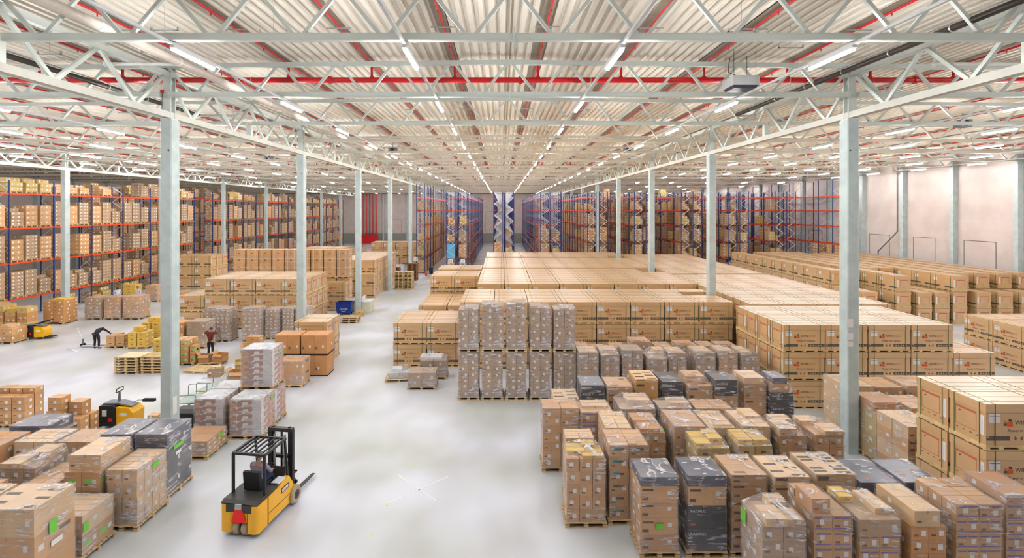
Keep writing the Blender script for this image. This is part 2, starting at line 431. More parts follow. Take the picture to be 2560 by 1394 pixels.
# primary trusses along the column lines
for x in (-36, -12, 12):
    r = link('main_truss', None, kind='structure'); r.location.x = x
    obj('bottom_chord', MB().box(-.125, .125, 4, 128, 11.74, 11.95, 'steel_beam'), r)
    obj('top_chord', MB().box(-.1, .1, 4, 128, zc(x)-.35, zc(x)-.17, 'steel_white'), r)
    far = MB(); near = []
    for i in range(-4, 37):
        yb = 19.5+3*i; p = (0, yb, 11.9); zt = zc(x)-.26
        for yt in (yb-1.5, yb+1.5):
            mb = far if yb > 40 else MB()
            mb.bar(p, (0, yt, zt), .11, .09, 'steel_cream' if yb > 40 else 'steel_white', up=(1, 0, 0))
            if yb <= 40: obj('diagonal', mb, r)
    obj('diagonals', far, r, kind='stuff')
    for y in range(12, 128, 12):
        if (y-6) % 12 == 6 and y not in (18,): pass
        obj('hanger_post', MB().box(-.1, .1, y-.1, y+.1, 11.95, ZB-.08, 'steel_white'), r)

# light rails and lamps
RAILS = [-39.5, -34.6, -29.6, -24.2, -19.1, -13.75, -7.95, -2.54, 2.54, 7.93, 18.9, 23.7, 28.9, 34.0, 39.2]
h = MB().box(-.05, .05, 0, 1.75, .0, .07, 'white_plastic'); hm = h.mesh('housing'); h.fixn(hm)
g = MB().box(-.035, .035, .02, 1.73, -.06, 0, 'lamp_glow'); gm = g.mesh('diffuser'); g.fixn(gm)
wr = MB().tube([(0, 0, .13), (0, 0, 1.4)], .006, 'galvanised', 4); wm = wr.mesh('wire')
nl = 0
for ri, x in enumerate(RAILS):
    t = thing('light_rail', 'thin white lamp rail under the trusses, %s counted from the white side wall' % ORD[len(RAILS)-ri], 'rail', (x, 0, 0))
    obj('track', MB().box(-.035, .035, -12, 126, 12.37, 12.43, 'white_plastic'), t)
    li = 0
    for k in range(-1, 19):
        y = 12+6*k
        if abs(x) > 12 and y > 60 and k % 2: continue
        # lamps outside the view still light the hall
        t2 = thing('ceiling_light', 'lit white strip lamp, %s along the %s lamp rail from the white side wall' % (ORD[k+2], ORD[len(RAILS)-ri]), 'ceiling light', (x, y, 12.3))
        link('housing', hm, t2); link('diffuser', gm, t2); nl += 1

# sprinkler pipes
for k, x in enumerate(BR):
    z = zc(x)+.15
    mb = MB().tube([(x, -10, z), (x, 128, z)], .035, 'pipe_red', 8)
    t = thing('sprinkler_branch', 'thin red sprinkler pipe under the roof deck, %s counted from the shelving side' % ORD[k+1], 'pipe')
    obj('pipe', mb, t, smooth=40)
    hd = MB(); br = MB()
    for i in range(0, 38):
        y = 13.5+3*i
        hd.tube([(x, y, z), (x, y, z-.09)], .018, 'pipe_red', 6).lathe((x, y, z-.11), [(.01, 0), (.03, .004), (.01, .01)], 'pipe_red', 6)
        if i % 2 == 0: br.bar((x-.35, y+1.2, z-.06), (x+.35, y+1.2, z-.06), .035, .035, 'galvanised').bar((x, y+1.2, z-.06), (x, y+1.2, z+.1), .015, .015, 'galvanised')
    obj('sprinkler_heads', hd, t, kind='stuff'); obj('pipe_brackets', br, t, kind='stuff')
for nme, yy, zz, rr, n in (('nearest', 18.45, 13.16, .1, 12), ('second', 54.4, 13.16, .1, 8), ('third', 99, 13.16, .12, 8), ('last', 129.2, 12.55, .16, 8)):
    mb = MB().tube([(-59.5, yy, zz), (41.8, yy, zz)], rr, 'pipe_red', n)
    t = thing('sprinkler_main', 'thick red sprinkler main crossing the hall under the roof, %s of the four' % nme, 'pipe', (0, 0, 0))
    obj('pipe', mb, t, smooth=40)
    if nme != 'last':
        for x in BR:
            mb = MB().tube([(x, yy, zz), (x, yy, zc(x)+.15)], .045, 'pipe_red', 8).lathe((x, yy, zz+rr*.6), [(.075, 0), (.075, .07)], 'pipe_red', 10)
            obj('riser', mb, t)
        for i, x in enumerate((-33, -27, -22, -16, -9.2, -6.4, -4.6, .4, 2.9, 6.6, 10, 14.5, 20, 26, 33)):
            obj('coupling' if i % 2 else 'hanger_ring', MB().lathe((x, yy, zz), [(rr+.02, -.05), (rr+.035, -.05), (rr+.035, .05), (rr+.02, .05)] if i % 2 else [(rr+.004, -.012), (rr+.012, -.012), (rr+.012, .012), (rr+.004, .012)], 'pipe_red' if i % 2 else 'strap_white', 14, 'x'), t)
for i in range(5):
    x = -34.9+.8*i
    tag(obj('riser_pipe', MB().tube([(x, 129.2, 0), (x, 129.2, 12.5)], .14, 'pipe_red', 8), smooth=40), 'upright red riser pipe on the far wall, %s of five' % ORD[i+1], 'pipe', 'red risers on the far wall')
tag(obj('riser_valves', MB().box(-35.4, -31.2, 128.7, 129.05, 0, 2.2, 'pipe_red')), 'red valve manifold at the foot of the five risers', 'valve set')
# black condensate pipes, beige wrapped duct and white plastic drains
def dark_pipe(x, z, y1, lab):
    t = thing('insulated_pipe', lab, 'pipe')
    obj('pipe', MB().tube([(x, -8, z), (x, y1, z)], .085, 'pipe_black', 12), t, smooth=40)
    obj('carrier_rail', MB().bar((x-.02, -8, z+.14), (x-.02, y1, z+.14), .05, .03, 'galvanised'), t)
    for i in range(2, int(y1/2)): obj('clamp', MB().lathe((x, 2*i+.5, z), [(.088, -.02), (.1, -.02), (.1, .02), (.088, .02)], 'galvanised', 12, 'y'), t)
dark_pipe(-14.4, 12.93, 24, 'black insulated pipe running lengthwise under the roof beside the concrete column')
dark_pipe(10.65, 12.93, 24, 'black insulated pipe running lengthwise under the roof past the fan heater')
t = thing('roof_duct', 'beige film-wrapped round duct running lengthwise under the roof', 'duct')
obj('duct', MB().tube([(-9.95, -8, 12.95), (-9.95, 60, 12.95)], .13, 'pipe_wrap', 14), t, smooth=40)
for i in range(3, 20): obj('tape_band', MB().lathe((-9.95, 3*i+.4, 12.95), [(.131, -.05), (.137, -.05), (.137, .05), (.131, .05)], 'pipe_pvc', 14, 'y'), t)
def pvc(pts, lab):
    t = thing('drain_pipe', lab, 'pipe'); obj('pipe', MB().tube(pts, .055, 'pipe_pvc', 10), t, smooth=50)
    for p in pts[1:-1]: obj('elbow', MB().ball(p, .075, 'pipe_pvc', 8), t, smooth=60)
    a = Vector(pts[0]); obj('socket', MB().lathe((a.x, a.y, a.z-.25), [(.07, 0), (.07, .12)], 'pipe_pvc', 10), t)
pvc([(-12.25, 15.6, 13.75), (-12.25, 15.6, 12.93), (-10.0, 15.6, 12.93)], 'white plastic drain elbow near the first concrete column')
pvc([(-12.75, 24.0, 13.8), (-12.75, 24.05, 12.9), (-14.4, 24.05, 12.9)], 'white plastic drain elbow at the end of a black pipe, shelving side')
pvc([(12.8, 15.6, 13.75), (12.8, 15.6, 12.93), (15.4, 15.6, 12.93)], 'white plastic drain elbow above the column with the notices')
pvc([(11.55, 24.0, 13.8), (11.55, 24.05, 12.9), (10.65, 24.05, 12.9)], 'white plastic drain elbow at the end of the black pipe by the fan heater')
# fan heater
t = thing('fan_heater', 'white box fan heater with dark underside hanging under the trusses', 'heater', (7.5, 16.8, 12.42))
obj('casing', MB().box(-.42, .42, -.4, .4, .08, .36, 'white_plastic').box(-.4, .4, -.38, .38, .36, .39, 'white_plastic'), t)
obj('louvre', MB().box(-.4, .4, -.38, .38, .0, .08, 'vent_dark', taper=.05), t)
mb = MB()
for sx in (-.35, .35):
    for sy in (-.3, .3): mb.tube([(sx, sy, .38), (sx, sy, 1.2)], .008, 'black_metal', 5)
obj('suspension_wires', mb, t, kind='stuff')
obj('power_cable', MB().tube([(-.3, 0, .38), (-.1, .1, .5), (-.3, .2, .62), (-.25, .3, .9), (-.2, .35, 1.15)], .012, 'black_rubber', 6), t)
for x, y in ((-21, 46), (24.3, 27.5), (-29, 28), (-8.7, 40), (9.5, 40)):
    t = thing('air_heater', 'small grey air heater under the roof, %s' % {-21: 'above the wrapped carton stacks', 24.3: 'between the lamps near the white side wall', -29: 'above the shelving side', -8.7: 'left of the hall centre beyond the lamps', 9.5: 'over the crate blocks'}[x], 'heater', (x, y, 12.9))
    obj('casing', MB().box(-.3, .3, -.25, .25, 0, .4, 'grey_plastic'), t); obj('fan_grille', MB().lathe((0, -.25, .2), [(.17, 0), (.15, -.03), (.03, -.04)], 'black_metal', 12, 'y'), t)
    obj('bracket', MB().box(-.03, .03, -.03, .03, .4, 1.1, 'galvanised'), t)
# small cable trays seen under the deck
ci = 0
for x, y in ((-8.9, 13.2), (-10.4, 15.0), (-13.6, 15.2), (-6.2, 13.4), (7.9, 14.6), (5.9, 13.3), (-18.5, 16.5), (14.6, 19.6), (17.5, 16.4)):
    ci += 1
    o = obj('cable_tray', MB().box(-.35, .35, -.03, .03, 0, .02, 'galvanised').box(-.35, -.33, -.03, .03, 0, .1, 'galvanised').box(.33, .35, -.03, .03, 0, .1, 'galvanised').tube([(0, 0, 0), (0, 0, .75)], .006, 'galvanised', 4), loc=(x, y, 13.1), kind='structure')

# floor marks
mb = MB().bar((gx(995, 16.6), 16.6, .002), (gx(1092, 15.1), 15.1, .002), .05, .003, 'floor_paint_white').bar((gx(972, 15.0), 15.0, .002), (gx(1120, 16.5), 16.5, .002), .05, .003, 'floor_paint_white')
tag(obj('floor_cross', mb), 'faint white chalk cross marked on the concrete floor', 'floor marking')
for i, (x, y) in enumerate(((995, 1185), (966, 1261), (929, 1335), (534, 1140), (1028, 1160))):
    d = dfloor(y)
    tag(obj('floor_dot', MB().lathe((gx(x, d), d, 0), [(.035, .001), (.035, .003)], 'floor_paint_yellow', 10)), ['yellow dot on the floor above the white cross', 'yellow dot at the lower end of the white cross', 'yellow dot on the floor nearest the camera', 'yellow dot beside the low orange carton load', 'yellow dot on the open floor behind the white cross'][min(i, 4)], 'floor marking')
mb = MB()
for a, b in (((0, 869), (30, 869)), ((0, 878), (30, 869))):
    d1, d2 = dfloor(a[1]), dfloor(b[1]); mb.bar((gx(a[0], d1), d1, .002), (gx(b[0], d2), d2, .002), .1, .003, 'floor_paint_white')
tag(obj('floor_line', mb), 'white painted bay corner on the floor by the shelving side', 'floor marking')
# ================================================================ PALLETS AND CRATES
def pallet_mb(w, d, mat='wood', slats=6, blocks=3, h=.144):
    """EUR style pallet, w along x, d along y, standing on z = 0"""
    mb = MB(); bh = h-.066
    for i in range(slats):
        a = -d/2+i*(d-.1)/(slats-1); mb.box(-w/2, w/2, a, a+.1, h-.022, h, mat)
    for j in range(3):
        b = -d/2+j*(d-.1)/2
        mb.box(-w/2, w/2, b, b+.1, 0, .022, mat)
        for i in range(blocks):
            a = -w/2+i*(w-.12)/(blocks-1); mb.box(a, a+.12, b, b+.1, .022, .022+bh-.022, mat)
    for i in range(blocks):
        a = -w/2+i*(w-.12)/(blocks-1); mb.box(a, a+.12, -d/2, d/2, h-.044, h-.022, mat)
    return mb
_pc = {}
def pallet_mesh(w, d, mat='wood', blocks=3):
    k = (round(w, 2), round(d, 2), mat, blocks)
    if k not in _pc:
        mb = pallet_mb(w, d, mat, 7 if d > 1 else 6, blocks); me = mb.mesh('pallet'); mb.fixn(me); _pc[k] = me
    return _pc[k]

# the strapped solar-module crate: 1.80 long (logo side towards -y), 1.10 deep, 1.20 high with its pallet
CW, CD, CH = 1.80, 1.09, 1.19
SOFF = {'pallet': [(0, 0, 0)], 'carton': [(0, 0, 0)], 'lid': [(0, 0, 0)], 'cross_strap': [(-.66, 0, 0), (.68, 0, 0)], 'long_strap': [(0, -.36, 0), (0, .38, 0)]}
def crate_meshes():
    a, b = CW/2, CD/2
    pal = MB()
    for x0, x1 in ((-a, -a+.11), (-a+.34, -a+.46), (-.07, .07), (a-.46, a-.34), (a-.11, a)):
        pal.box(x0, x1, -b, b, .022, .08, 'wood')
    pal.box(-a, a, -b, -b+.1, 0, .022, 'wood').box(-a, a, b-.1, b, 0, .022, 'wood').box(-a, a, -.05, .05, 0, .022, 'wood')
    pal.box(-a, a, -b, b, .08, .13, 'wood')
    car = MB().box(-a+.02, a-.02, -b+.02, b-.02, .13, 1.0, 'crate_board')
    f = -b+.02
    car.face_card('-y', -.81, -.52, .70, .93, f, 'paper_label').face_card('-y', -.79, -.53, .868, .88, f-.003, 'print_dark')
    car.face_card('-y', -.43, -.355, .625, .69, f, 'print_dark').face_card('-y', -.305, -.22, .735, .795, f, 'print_dark').face_card('-y', -.345, -.2, .605, .728, f-.0005, 'print_orange').face_card('-y', -.42, -.36, .71, .76, f, 'print_faint_orange')
    car.face_card('-y', -.87, -.27, .25, .365, f, 'print_band').face_card('-y', .17, .87, .25, .365, f, 'print_band')
    car.face_card('-y', -.85, -.8, .33, .345, f-.003, 'print_white')
    for i in range(5): car.face_card('-y', .26+.11*i, .30+.11*i, .29, .33, f-.003, 'crate_board')
    for s in (-1, 1):
        car.merge(MB().prism([(s*.03-.05+i*0, .30), (s*.1-.05, .26), (s*.1-.05, .36)], f-.003, f, 'print_brown', 'y'))
        car.face_card('-y', -.05+s*.07-.008, -.05+s*.07+.008, .25, .29, f, 'print_brown')
    t = text_mb('WIN', .15, 'print_dark', .01, .705); car.merge(t, (0, f-.004, 0))
    t = text_mb('AICO', .15, 'print_faint_orange', .31, .705); car.merge(t, (0, f-.004, 0))
    t = text_mb('Power in Progress', .105, 'print_dark', .06, .5, .3); car.merge(t, (0, f-.004, 0))
    for sd, s in (('-x', -1), ('+x', 1)):
        g = s*(a-.02)
        car.face_card(sd, -.47, -.37, .36, .86, g, 'paper_label').face_card(sd, -.435, -.395, .42, .8, g+s*.003, 'print_white')
        car.face_card(sd, -.26, .36, .82, .88, g, 'print_red').face_card(sd, -.26, -.245, .38, .82, g, 'print_red').face_card(sd, .345, .36, .38, .82, g, 'print_red').face_card(sd, -.26, .36, .365, .38, g, 'print_red')
        car.face_card(sd, .2, .26, .74, .77, g, 'print_dark')
        for i in range(4): car.face_card(sd, -.32+.2*i, -.26+.2*i, .27, .3, g, 'print_brown')
    lid = MB().box(-a+.004, a-.004, -b+.004, b-.004, .965, CH-.01, 'crate_board').box(-a+.04, a-.04, -.03, .03, CH-.01, CH-.007, 'tape')
    lid.face_card('top', -.5, -.3, -.3, -.24, CH-.01, 'cardboard')
    st = MB(); x = 0
    st.box(x-.009, x+.009, -b+.0, -b+.004, .1, CH-.005, 'strap_green').box(x-.009, x+.009, b-.004, b, .1, CH-.005, 'strap_green').box(x-.009, x+.009, -b, b, CH-.01, CH-.005, 'strap_green')
    s2 = MB(); y = 0
    for s in (-1, 1): s2.box(s*a-.002, s*a+.002, y-.009, y+.009, .1, CH-.006, 'strap_green')
    s2.box(-a, a, y-.009, y+.009, CH-.01, CH-.0065, 'strap_green')
    full = MB(); out = {}
    for nm, q in (('pallet', pal), ('carton', car), ('lid', lid), ('cross_strap', st), ('long_strap', s2)):
        me = q.mesh(nm); q.fixn(me); out[nm] = me
        for off in SOFF[nm]: full.merge(q, off)
    me = full.mesh('solar_crate'); full.fixn(me); out['full'] = me
    # simple version for the mass behind
    sm = MB().box(-a, a, -b, b, .08, .13, 'wood').box(-a, a, -b, b, 0, .022, 'wood')
    for x0, x1 in ((-a, -a+.11), (-a+.34, -a+.46), (-.07, .07), (a-.46, a-.34), (a-.11, a)): sm.box(x0, x1, -b, b, .022, .08, 'wood')
    sm.box(-a+.02, a-.02, -b+.02, b-.02, .13, .965, 'crate_board').box(-a+.004, a-.004, -b+.004, b-.004, .965, CH-.01, 'crate_board')
    sm.box(-.66-.01, -.66+.01, -b, b, .1, CH-.006, 'strap_green').box(.67, .69, -b, b, .1, CH-.006, 'strap_green').face_card('-y', -.81, -.52, .70, .93, -b+.02, 'paper_label').face_card('-y', -.87, -.27, .25, .365, -b+.02, 'print_band').face_card('-y', .17, .87, .25, .365, -b+.02, 'print_band')
    g = a-.02
    sm.face_card('+x', -.47, -.37, .36, .86, g, 'paper_label').face_card('+x', -.26, .36, .82, .88, g, 'print_red').face_card('+x', -.26, -.24, .38, .82, g, 'print_red').face_card('+x', .34, .36, .38, .82, g, 'print_red').face_card('+x', -.1, .1, .28, .34, g, 'green_label')
    return out, sm
CM, CSIMPLE = crate_meshes()
CR = []      # every crate position: (dist, x, y, z, rz, label, seen)
FIRST_CRATE = []
JIT = random.Random(5)
def crate_block(name, x0, y0, cols, rows, tiers, orient='x', skip=None, tierf=None, px=1.83, py=1.13, sides='-y-x+x'):
    """a block of crates; x0,y0 = near corner of the lowest x; orient 'x': logo side to -y; 'y': logo side to -x"""
    w, d = (px, py) if orient == 'x' else (py, px)
    def n_t(i, j):
        if i < 0 or j < 0 or i >= cols or j >= rows: return 0
        return tierf(i, j) if tierf else tiers
    for j in range(rows):
        for i in range(cols):
            cx, cyy = x0+w*(i+.5), y0+d*(j+.5)
            if skip and skip(cx, cyy, w, d): continue
            nt = n_t(i, j)
            for k in range(nt):
                top = k == nt-1
                front = n_t(i, j-1) <= k
                left = n_t(i-1, j) <= k and cx > CX
                right = n_t(i+1, j) <= k and cx < CX
                seen = top or front or left or right
                tn = {1: ['only'], 2: ['bottom', 'top'], 3: ['bottom', 'middle', 'top']}[max(1, nt)][k]
                lab = 'strapped brown crate, %s tier, %s row back, %s along, %s' % (tn, ORD[j+1], ORD[i+1], name)
                jx, jy = JIT.uniform(-.012, .012), JIT.uniform(-.012, .012)
                dist = math.hypot(cyy, (cx-CX))
                if front or left or right: dist *= .8
                off = abs((cx-CX)/max(.1, cyy)) > 1.03
                if off and seen and tn != 'top': seen = False
                CR.append((dist, cx+jx, cyy+jy, k*1.2, (0 if orient == 'x' else -PI/2), lab, seen and not off))
def col_skip(cx, cyy, w, d):
    for X in (-36, -12, 12):
        if abs(cx-X) < w/2+.22:
            for Y in COLY:
                if abs(cyy-(Y+.24)) < d/2+.26: return True
    return False
crate_block('low block by the film heap', -6.2, 28.0, 2, 3, 2)
crate_block('second low block by the aisle', -5.62, 33.1, 2, 4, 2)
crate_block('tall pair facing the pallet tower', -5.6, 38.3, 2, 3, 3)
crate_block('tall pair behind, by the aisle', -5.6, 42.6, 2, 3, 3)
crate_block('front of the central block', -2.52, 27.6, 8, 4, 3, skip=col_skip)
crate_block('middle of the central block', -1.92, 34.3, 8, 8, 3, skip=col_skip)
crate_block('back of the central block', -1.92, 43.7, 8, 8, 3, skip=col_skip)
crate_block('far end of the central block', -1.92, 54.0, 8, 5, 3, skip=col_skip)
crate_block('block beside the notice column', 11.78, 22.1, 5, 4, 3, tierf=lambda i, j: 3 if i < 4 else (2 if j < 2 else 0))
crate_block('long block behind the notice column', 12.75, 26.9, 4, 11, 3)
crate_block('far block beside the column line', 12.75, 40.0, 4, 15, 3)
crate_block('near stack at the column foot', 12.02, 13.1, 4, 2, 3)
crate_block('sideways row near the hall side', 27.0, 23.2, 8, 4, 2, orient='y')
for nm, x, y, n, t, f in (('first long row towards the side wall', 26.6, 38.4, 12, 3, lambda i, j: 2 if j < 2 else 3), ('second long row towards the side wall', 29.1, 38.4, 12, 3, None),
                          ('low row between the long rows', 30.5, 38.2, 12, 3, lambda i, j: 2 if j < 3 else 3), ('low row beside the third long row', 31.8, 38.2, 12, 3, lambda i, j: 2 if j < 3 else 3),
                          ('third long row towards the side wall', 33.3, 38.4, 12, 3, None), ('fourth long row towards the side wall', 35.0, 38.3, 11, 3, lambda i, j: 2 if j < 1 else 3),
                          ('fifth long row towards the side wall', 36.6, 38.3, 11, 3, lambda i, j: 2 if j < 1 else 3), ('sixth row, nearest the side wall', 38.3, 38.3, 11, 3, lambda i, j: 2 if j < 1 else 3), ('last row against the side wall', 39.9, 38.3, 11, 3, lambda i, j: 2 if j < 1 else 3)):
    crate_block(nm, x, y, 1, n, t, orient='y', tierf=f)
crate_block('block behind the wrapped cartons', -21.5, 36.8, 4, 4, 3)
crate_block('low outer column, picking side', -23.35, 36.8, 1, 4, 2)
crate_block('block before the shelving', -34.9, 55.0, 2, 3, 3)
crate_block('block behind the cream cabinet', -16.3, 50.6, 2, 9, 3)
crate_block('low front behind the cream cabinet', -14.25, 49.3, 1, 1, 2)
crate_block('small pair behind the blue bin', -15.3, 43.4, 1, 1, 2)
crate_block('far block by the riser pipes', -20, 78, 4, 3, 3)
crate_block('far low block before the far wall', -22, 92, 5, 3, 2)
crate_block('far block behind the taped cartons', -26, 66, 3, 3, 3)
crate_block('wrapped pair behind the orange cartons', -11.65, 28.2, 1, 2, 2)
CR.sort(key=lambda r: r[0])
n_thing = 0; rest = MB(); seen_labels = set()
protos = {}
for dist, x, y, z, rz, lab, seen in CR:
    if seen and n_thing < 300:
        n_thing += 1
        if dist < 36:
            if 'n' not in protos:
                t = thing('solar_crate', lab, 'crate'); protos['n'] = t
                for nm in SOFF:
                    for off in SOFF[nm]: link(nm, CM[nm], t, off)
            else: t = dup(protos['n'])
        else:
            t = link('solar_crate', CM['full'])
        t.location = (x, y, z); t.rotation_euler = (0, 0, rz); tag(t, lab, 'crate', 'strapped solar module crates')
    else:
        rest.merge(CSIMPLE, (x, y, z), rz)
me = rest.mesh('stacked_solar_crates')
o = link('stacked_solar_crates', me, kind='stuff'); tag(o, 'mass of strapped brown crates filling the blocks behind the front rows', 'crates')

# ================================================================ WRAPPED LOADS
_cc = {}
def carton_mesh(w, d, h, style, v=0):
    k = (round(w, 2), round(d, 2), round(h, 2), style, v)
    if k in _cc: return _cc[k]
    rr = random.Random(hash((k[0], k[1], k[2], v)) if 0 else int(k[0]*97+k[1]*53+k[2]*31+v*7)+len(style))
    mat = {'brown': 'cardboard', 'grey': 'cardboard_grey', 'yellow': 'cardboard_yellow', 'olive': 'cardboard_olive', 'orange': 'cardboard_orange', 'pale': 'cardboard_pale', 'black': 'black_carton', 'tray': 'black_tray',
           'big': 'cardboard', 'green': 'cardboard', 'teal': 'cardboard', 'purple': 'cardboard', 'packets': 'packets', 'pattern': 'cardboard_pale', 'white': 'print_white', 'marks': 'cardboard'}[style]
    a, b = w/2, d/2; g = .006
    mb = MB().box(-a+g, a-g, -b+g, b-g, 0, h-.002, mat)
    if style in ('brown', 'grey', 'pale', 'yellow', 'olive', 'orange', 'green', 'teal', 'purple', 'big', 'marks'):
        mb.face_card('top', -a+g, a-g, -.022, .022, h-.002, 'tape')
        mb.face_card('-y', -.022, .022, h-.07, h-.004, -b+g, 'tape')
    F_ = lambda sd, u0, u1, z0, z1, m: mb.face_card(sd, u0, u1, z0, z1, {'-y': -b+g, '+y': b-g, '-x': -a+g, '+x': a-g}[sd], m)
    if style in ('brown', 'grey', 'pale', 'teal', 'green', 'purple', 'orange'):
        lw, lh = min(.1, w*.3), min(.11, h*.45)
        u = rr.uniform(-a+.06, a-.06-lw) if v else a-.07-lw
        z0 = h*.5-lh/2+rr.uniform(-.02, .02)*v
        for sd in ('-y', '+y'): F_(sd, u, u+lw, z0, z0+lh, 'paper_label')
        for sd in ('-x', '+x'): F_(sd, min(u, b-.06-lw) if b > .2 else -lw/2, (min(u, b-.06-lw) if b > .2 else -lw/2)+lw, z0, z0+lh, 'paper_label')
        if h > .2: F_('-y', -a+.06, -a+.16, h*.25, h*.38, 'print_brown')
    if style == 'green':
        for sd, q in (('-y', a), ('+x', b)): F_(sd, -q+.08, -q+.3, h*.35, h*.62, 'green_label')
    if style == 'teal': F_('-y', -a+.1, a-.25, h*.55, h*.78, 'print_teal'); F_('-y', -a+.12, -a+.4, h*.58, h*.74, 'print_dark')
    if style == 'purple': F_('-y', -a+.03, a-.03, h*.78, h*.88, 'print_purple'); F_('-y', -a+.03, a-.03, h*.12, h*.2, 'print_purple')
    if style == 'big':
        F_('-y', -a+.05, -a+.32, h*.72, h*.84, 'print_dark'); F_('-y', -a+.05, -a+.2, h*.18, h*.34, 'print_dark'); F_('-y', a-.25, a-.15, h*.5, h*.72, 'paper_label')
        F_('-x', -b+.1, -b+.24, h*.4, h*.6, 'paper_label'); F_('+x', -b+.1, -b+.24, h*.4, h*.6, 'paper_label'); F_('+x', .1, .4, h*.65, h*.8, 'print_dark')
        mb.face_card('top', -a+.12, -a+.4, -b+.1, -b+.18, h-.002, 'print_brown'); mb.face_card('top', a-.3, a-.1, b-.3, b-.2, h-.002, 'print_brown')
    if style == 'marks': F_('-y', -.08, .08, h*.35, h*.5, 'print_brown'); F_('+x', -.08, .08, h*.3, h*.5, 'print_white'); F_('-x', -.08, .08, h*.3, h*.5, 'print_white')
    if style == 'yellow' or style == 'olive': F_('-y', -.07, .07, h*.45, h*.6, 'print_dark'); F_('+x', -.08, .08, h*.3, h*.6, 'paper_label'); F_('-x', -.08, .08, h*.3, h*.6, 'paper_label')
    if style in ('black', 'tray'):
        z = h*.74
        t = text_mb('AORUS', min(.1, h*.3), 'print_white', -a+.28, z) if style == 'black' and v == 0 else None
        if t: mb.merge(t, (0, -b+g-.004, 0)); mb.merge(MB().prism([(-a+.05, z-.03), (-a+.12, z+.0), (-a+.05, z+.035), (-a+.08, z)], -b+g-.004, -b+g, 'print_white', 'y'))
        F_('-y', -a+.06, -a+.2, h*.12, h*.2, 'print_red'); F_('-x', -.1, -.02, h*.4, h*.6, 'paper_label'); F_('+x', .2, .3, h*.4, h*.6, 'paper_label')
        for i in range(7):
            x, y = rr.uniform(-a+.08, a-.25), rr.uniform(-b+.06, b-.12)
            mb.face_card('top', x, x+rr.uniform(.05, .16), y, y+rr.uniform(.02, .05), h-.002, 'print_white' if i % 3 else 'print_red')
    if style == 'pattern':
        for i in range(5):
            x, y = (-a+.05 if i % 2 else a-.38), -b+.06+i*(d-.2)/5
            mb.face_card('top', x, x+.32, y, y+.1, h-.002, 'print_dark')
        F_('-y', -a+.05, -a+.32, h*.55, h*.85, 'print_dark'); F_('-y', a-.2, a-.1, h*.4, h*.6, 'paper_label')
    me = mb.mesh('carton'); mb.fixn(me); _cc[k] = me; return me

def hull_wrap(boxes, e=.014):
    b = bmesh.new()
    for x0, x1, y0, y1, z0, z1 in boxes:
        for x in (x0-e, x1+e):
            for y in (y0-e, y1+e):
                for z in (z0, z1+e): b.verts.new((x, y, z))
    r = bmesh.ops.convex_hull(b, input=b.verts)
    bmesh.ops.delete(b, geom=[g for g in r['geom_interior'] if isinstance(g, bmesh.types.BMVert)], context='VERTS')
    bmesh.ops.dissolve_limit(b, angle_limit=.02, verts=b.verts, edges=b.edges)
    bmesh.ops.recalc_face_normals(b, faces=b.faces)
    me = bpy.data.meshes.new('stretch_wrap'); b.to_mesh(me); b.free(); return me

LN = 0
def load(label, x0, x1, y0, y1, z, layers, extras=(), wrap='wrap_clear', zb=0, rz=0, pallet='wood', group=None, name='pallet_load', cat='pallet load'):
    """a pallet with cartons under film. layers = [(style, height, nx, ny[, inset])] from the bottom; heights are scaled to reach z.
    extras = [(u0, u1, v0, v1, h, style[, lift])] loose cartons on top as fractions of the footprint"""
    global LN; LN += 1; rr = random.Random(LN*13)
    w, d = x1-x0, y1-y0; t = thing(name, label, cat, ((x0+x1)/2, (y0+y1)/2, zb), rz, group)
    if pallet: link('pallet', pallet_mesh(w+.04, d+.04, pallet), t)
    zz = .145 if pallet else 0
    tot = sum(l[1] for l in layers); k = (z-zb-zz)/tot; boxes = []
    for li, l in enumerate(layers):
        st, h, nx, ny = l[:4]; ins = l[4] if len(l) > 4 else 0; h *= k
        cw, cd = (w-.04-2*ins)/nx, (d-.04-2*ins)/ny
        for i in range(nx):
            for j in range(ny):
                if 0 < i < nx-1 and 0 < j < ny-1 and li < len(layers)-1: continue
                dx, dy = rr.uniform(-.008, .008), rr.uniform(-.008, .008)
                cx, cyy = -w/2+.02+ins+cw*(i+.5)+dx, -d/2+.02+ins+cd*(j+.5)+dy
                link('carton', carton_mesh(cw, cd, h, st, 0 if nx*ny <= 2 else rr.randint(0, 3)), t, (cx, cyy, zz))
                boxes.append((cx-cw/2, cx+cw/2, cyy-cd/2, cyy+cd/2, zz, zz+h))
        zz += h
    for e in extras:
        u0, u1, v0, v1, h, st = e[:6]; lift = e[6] if len(e) > 6 else 0
        cw, cd = (u1-u0)*w, (v1-v0)*d; cx, cyy = -w/2+(u0+u1)/2*w, -d/2+(v0+v1)/2*d
        link('carton', carton_mesh(cw, cd, h, st), t, (cx, cyy, zz+lift)); boxes.append((cx-cw/2, cx+cw/2, cyy-cd/2, cyy+cd/2, zz+lift, zz+lift+h))
    if wrap:
        me = hull_wrap(boxes); me.materials.append(MATS[wrap]); link('stretch_wrap', me, t)
    return t
def atp(xl, xr, yf, z, dep):
    """footprint of a load whose front top edge is seen at row yf between columns xl and xr"""
    d = dfloor(yf, z); return gx(xl, d), gx(xr, d), d, d+dep
def L(label, xl, xr, yf, z, dep, layers, extras=(), wrap='wrap_clear', **k):
    x0, x1, y0, y1 = atp(xl, xr, yf, z, dep); return load(label, x0, x1, y0, y1, z, layers, extras, wrap, **k)

def rows(st, n, nx, ny, h=.3): return [(st, h, nx, ny)]*n
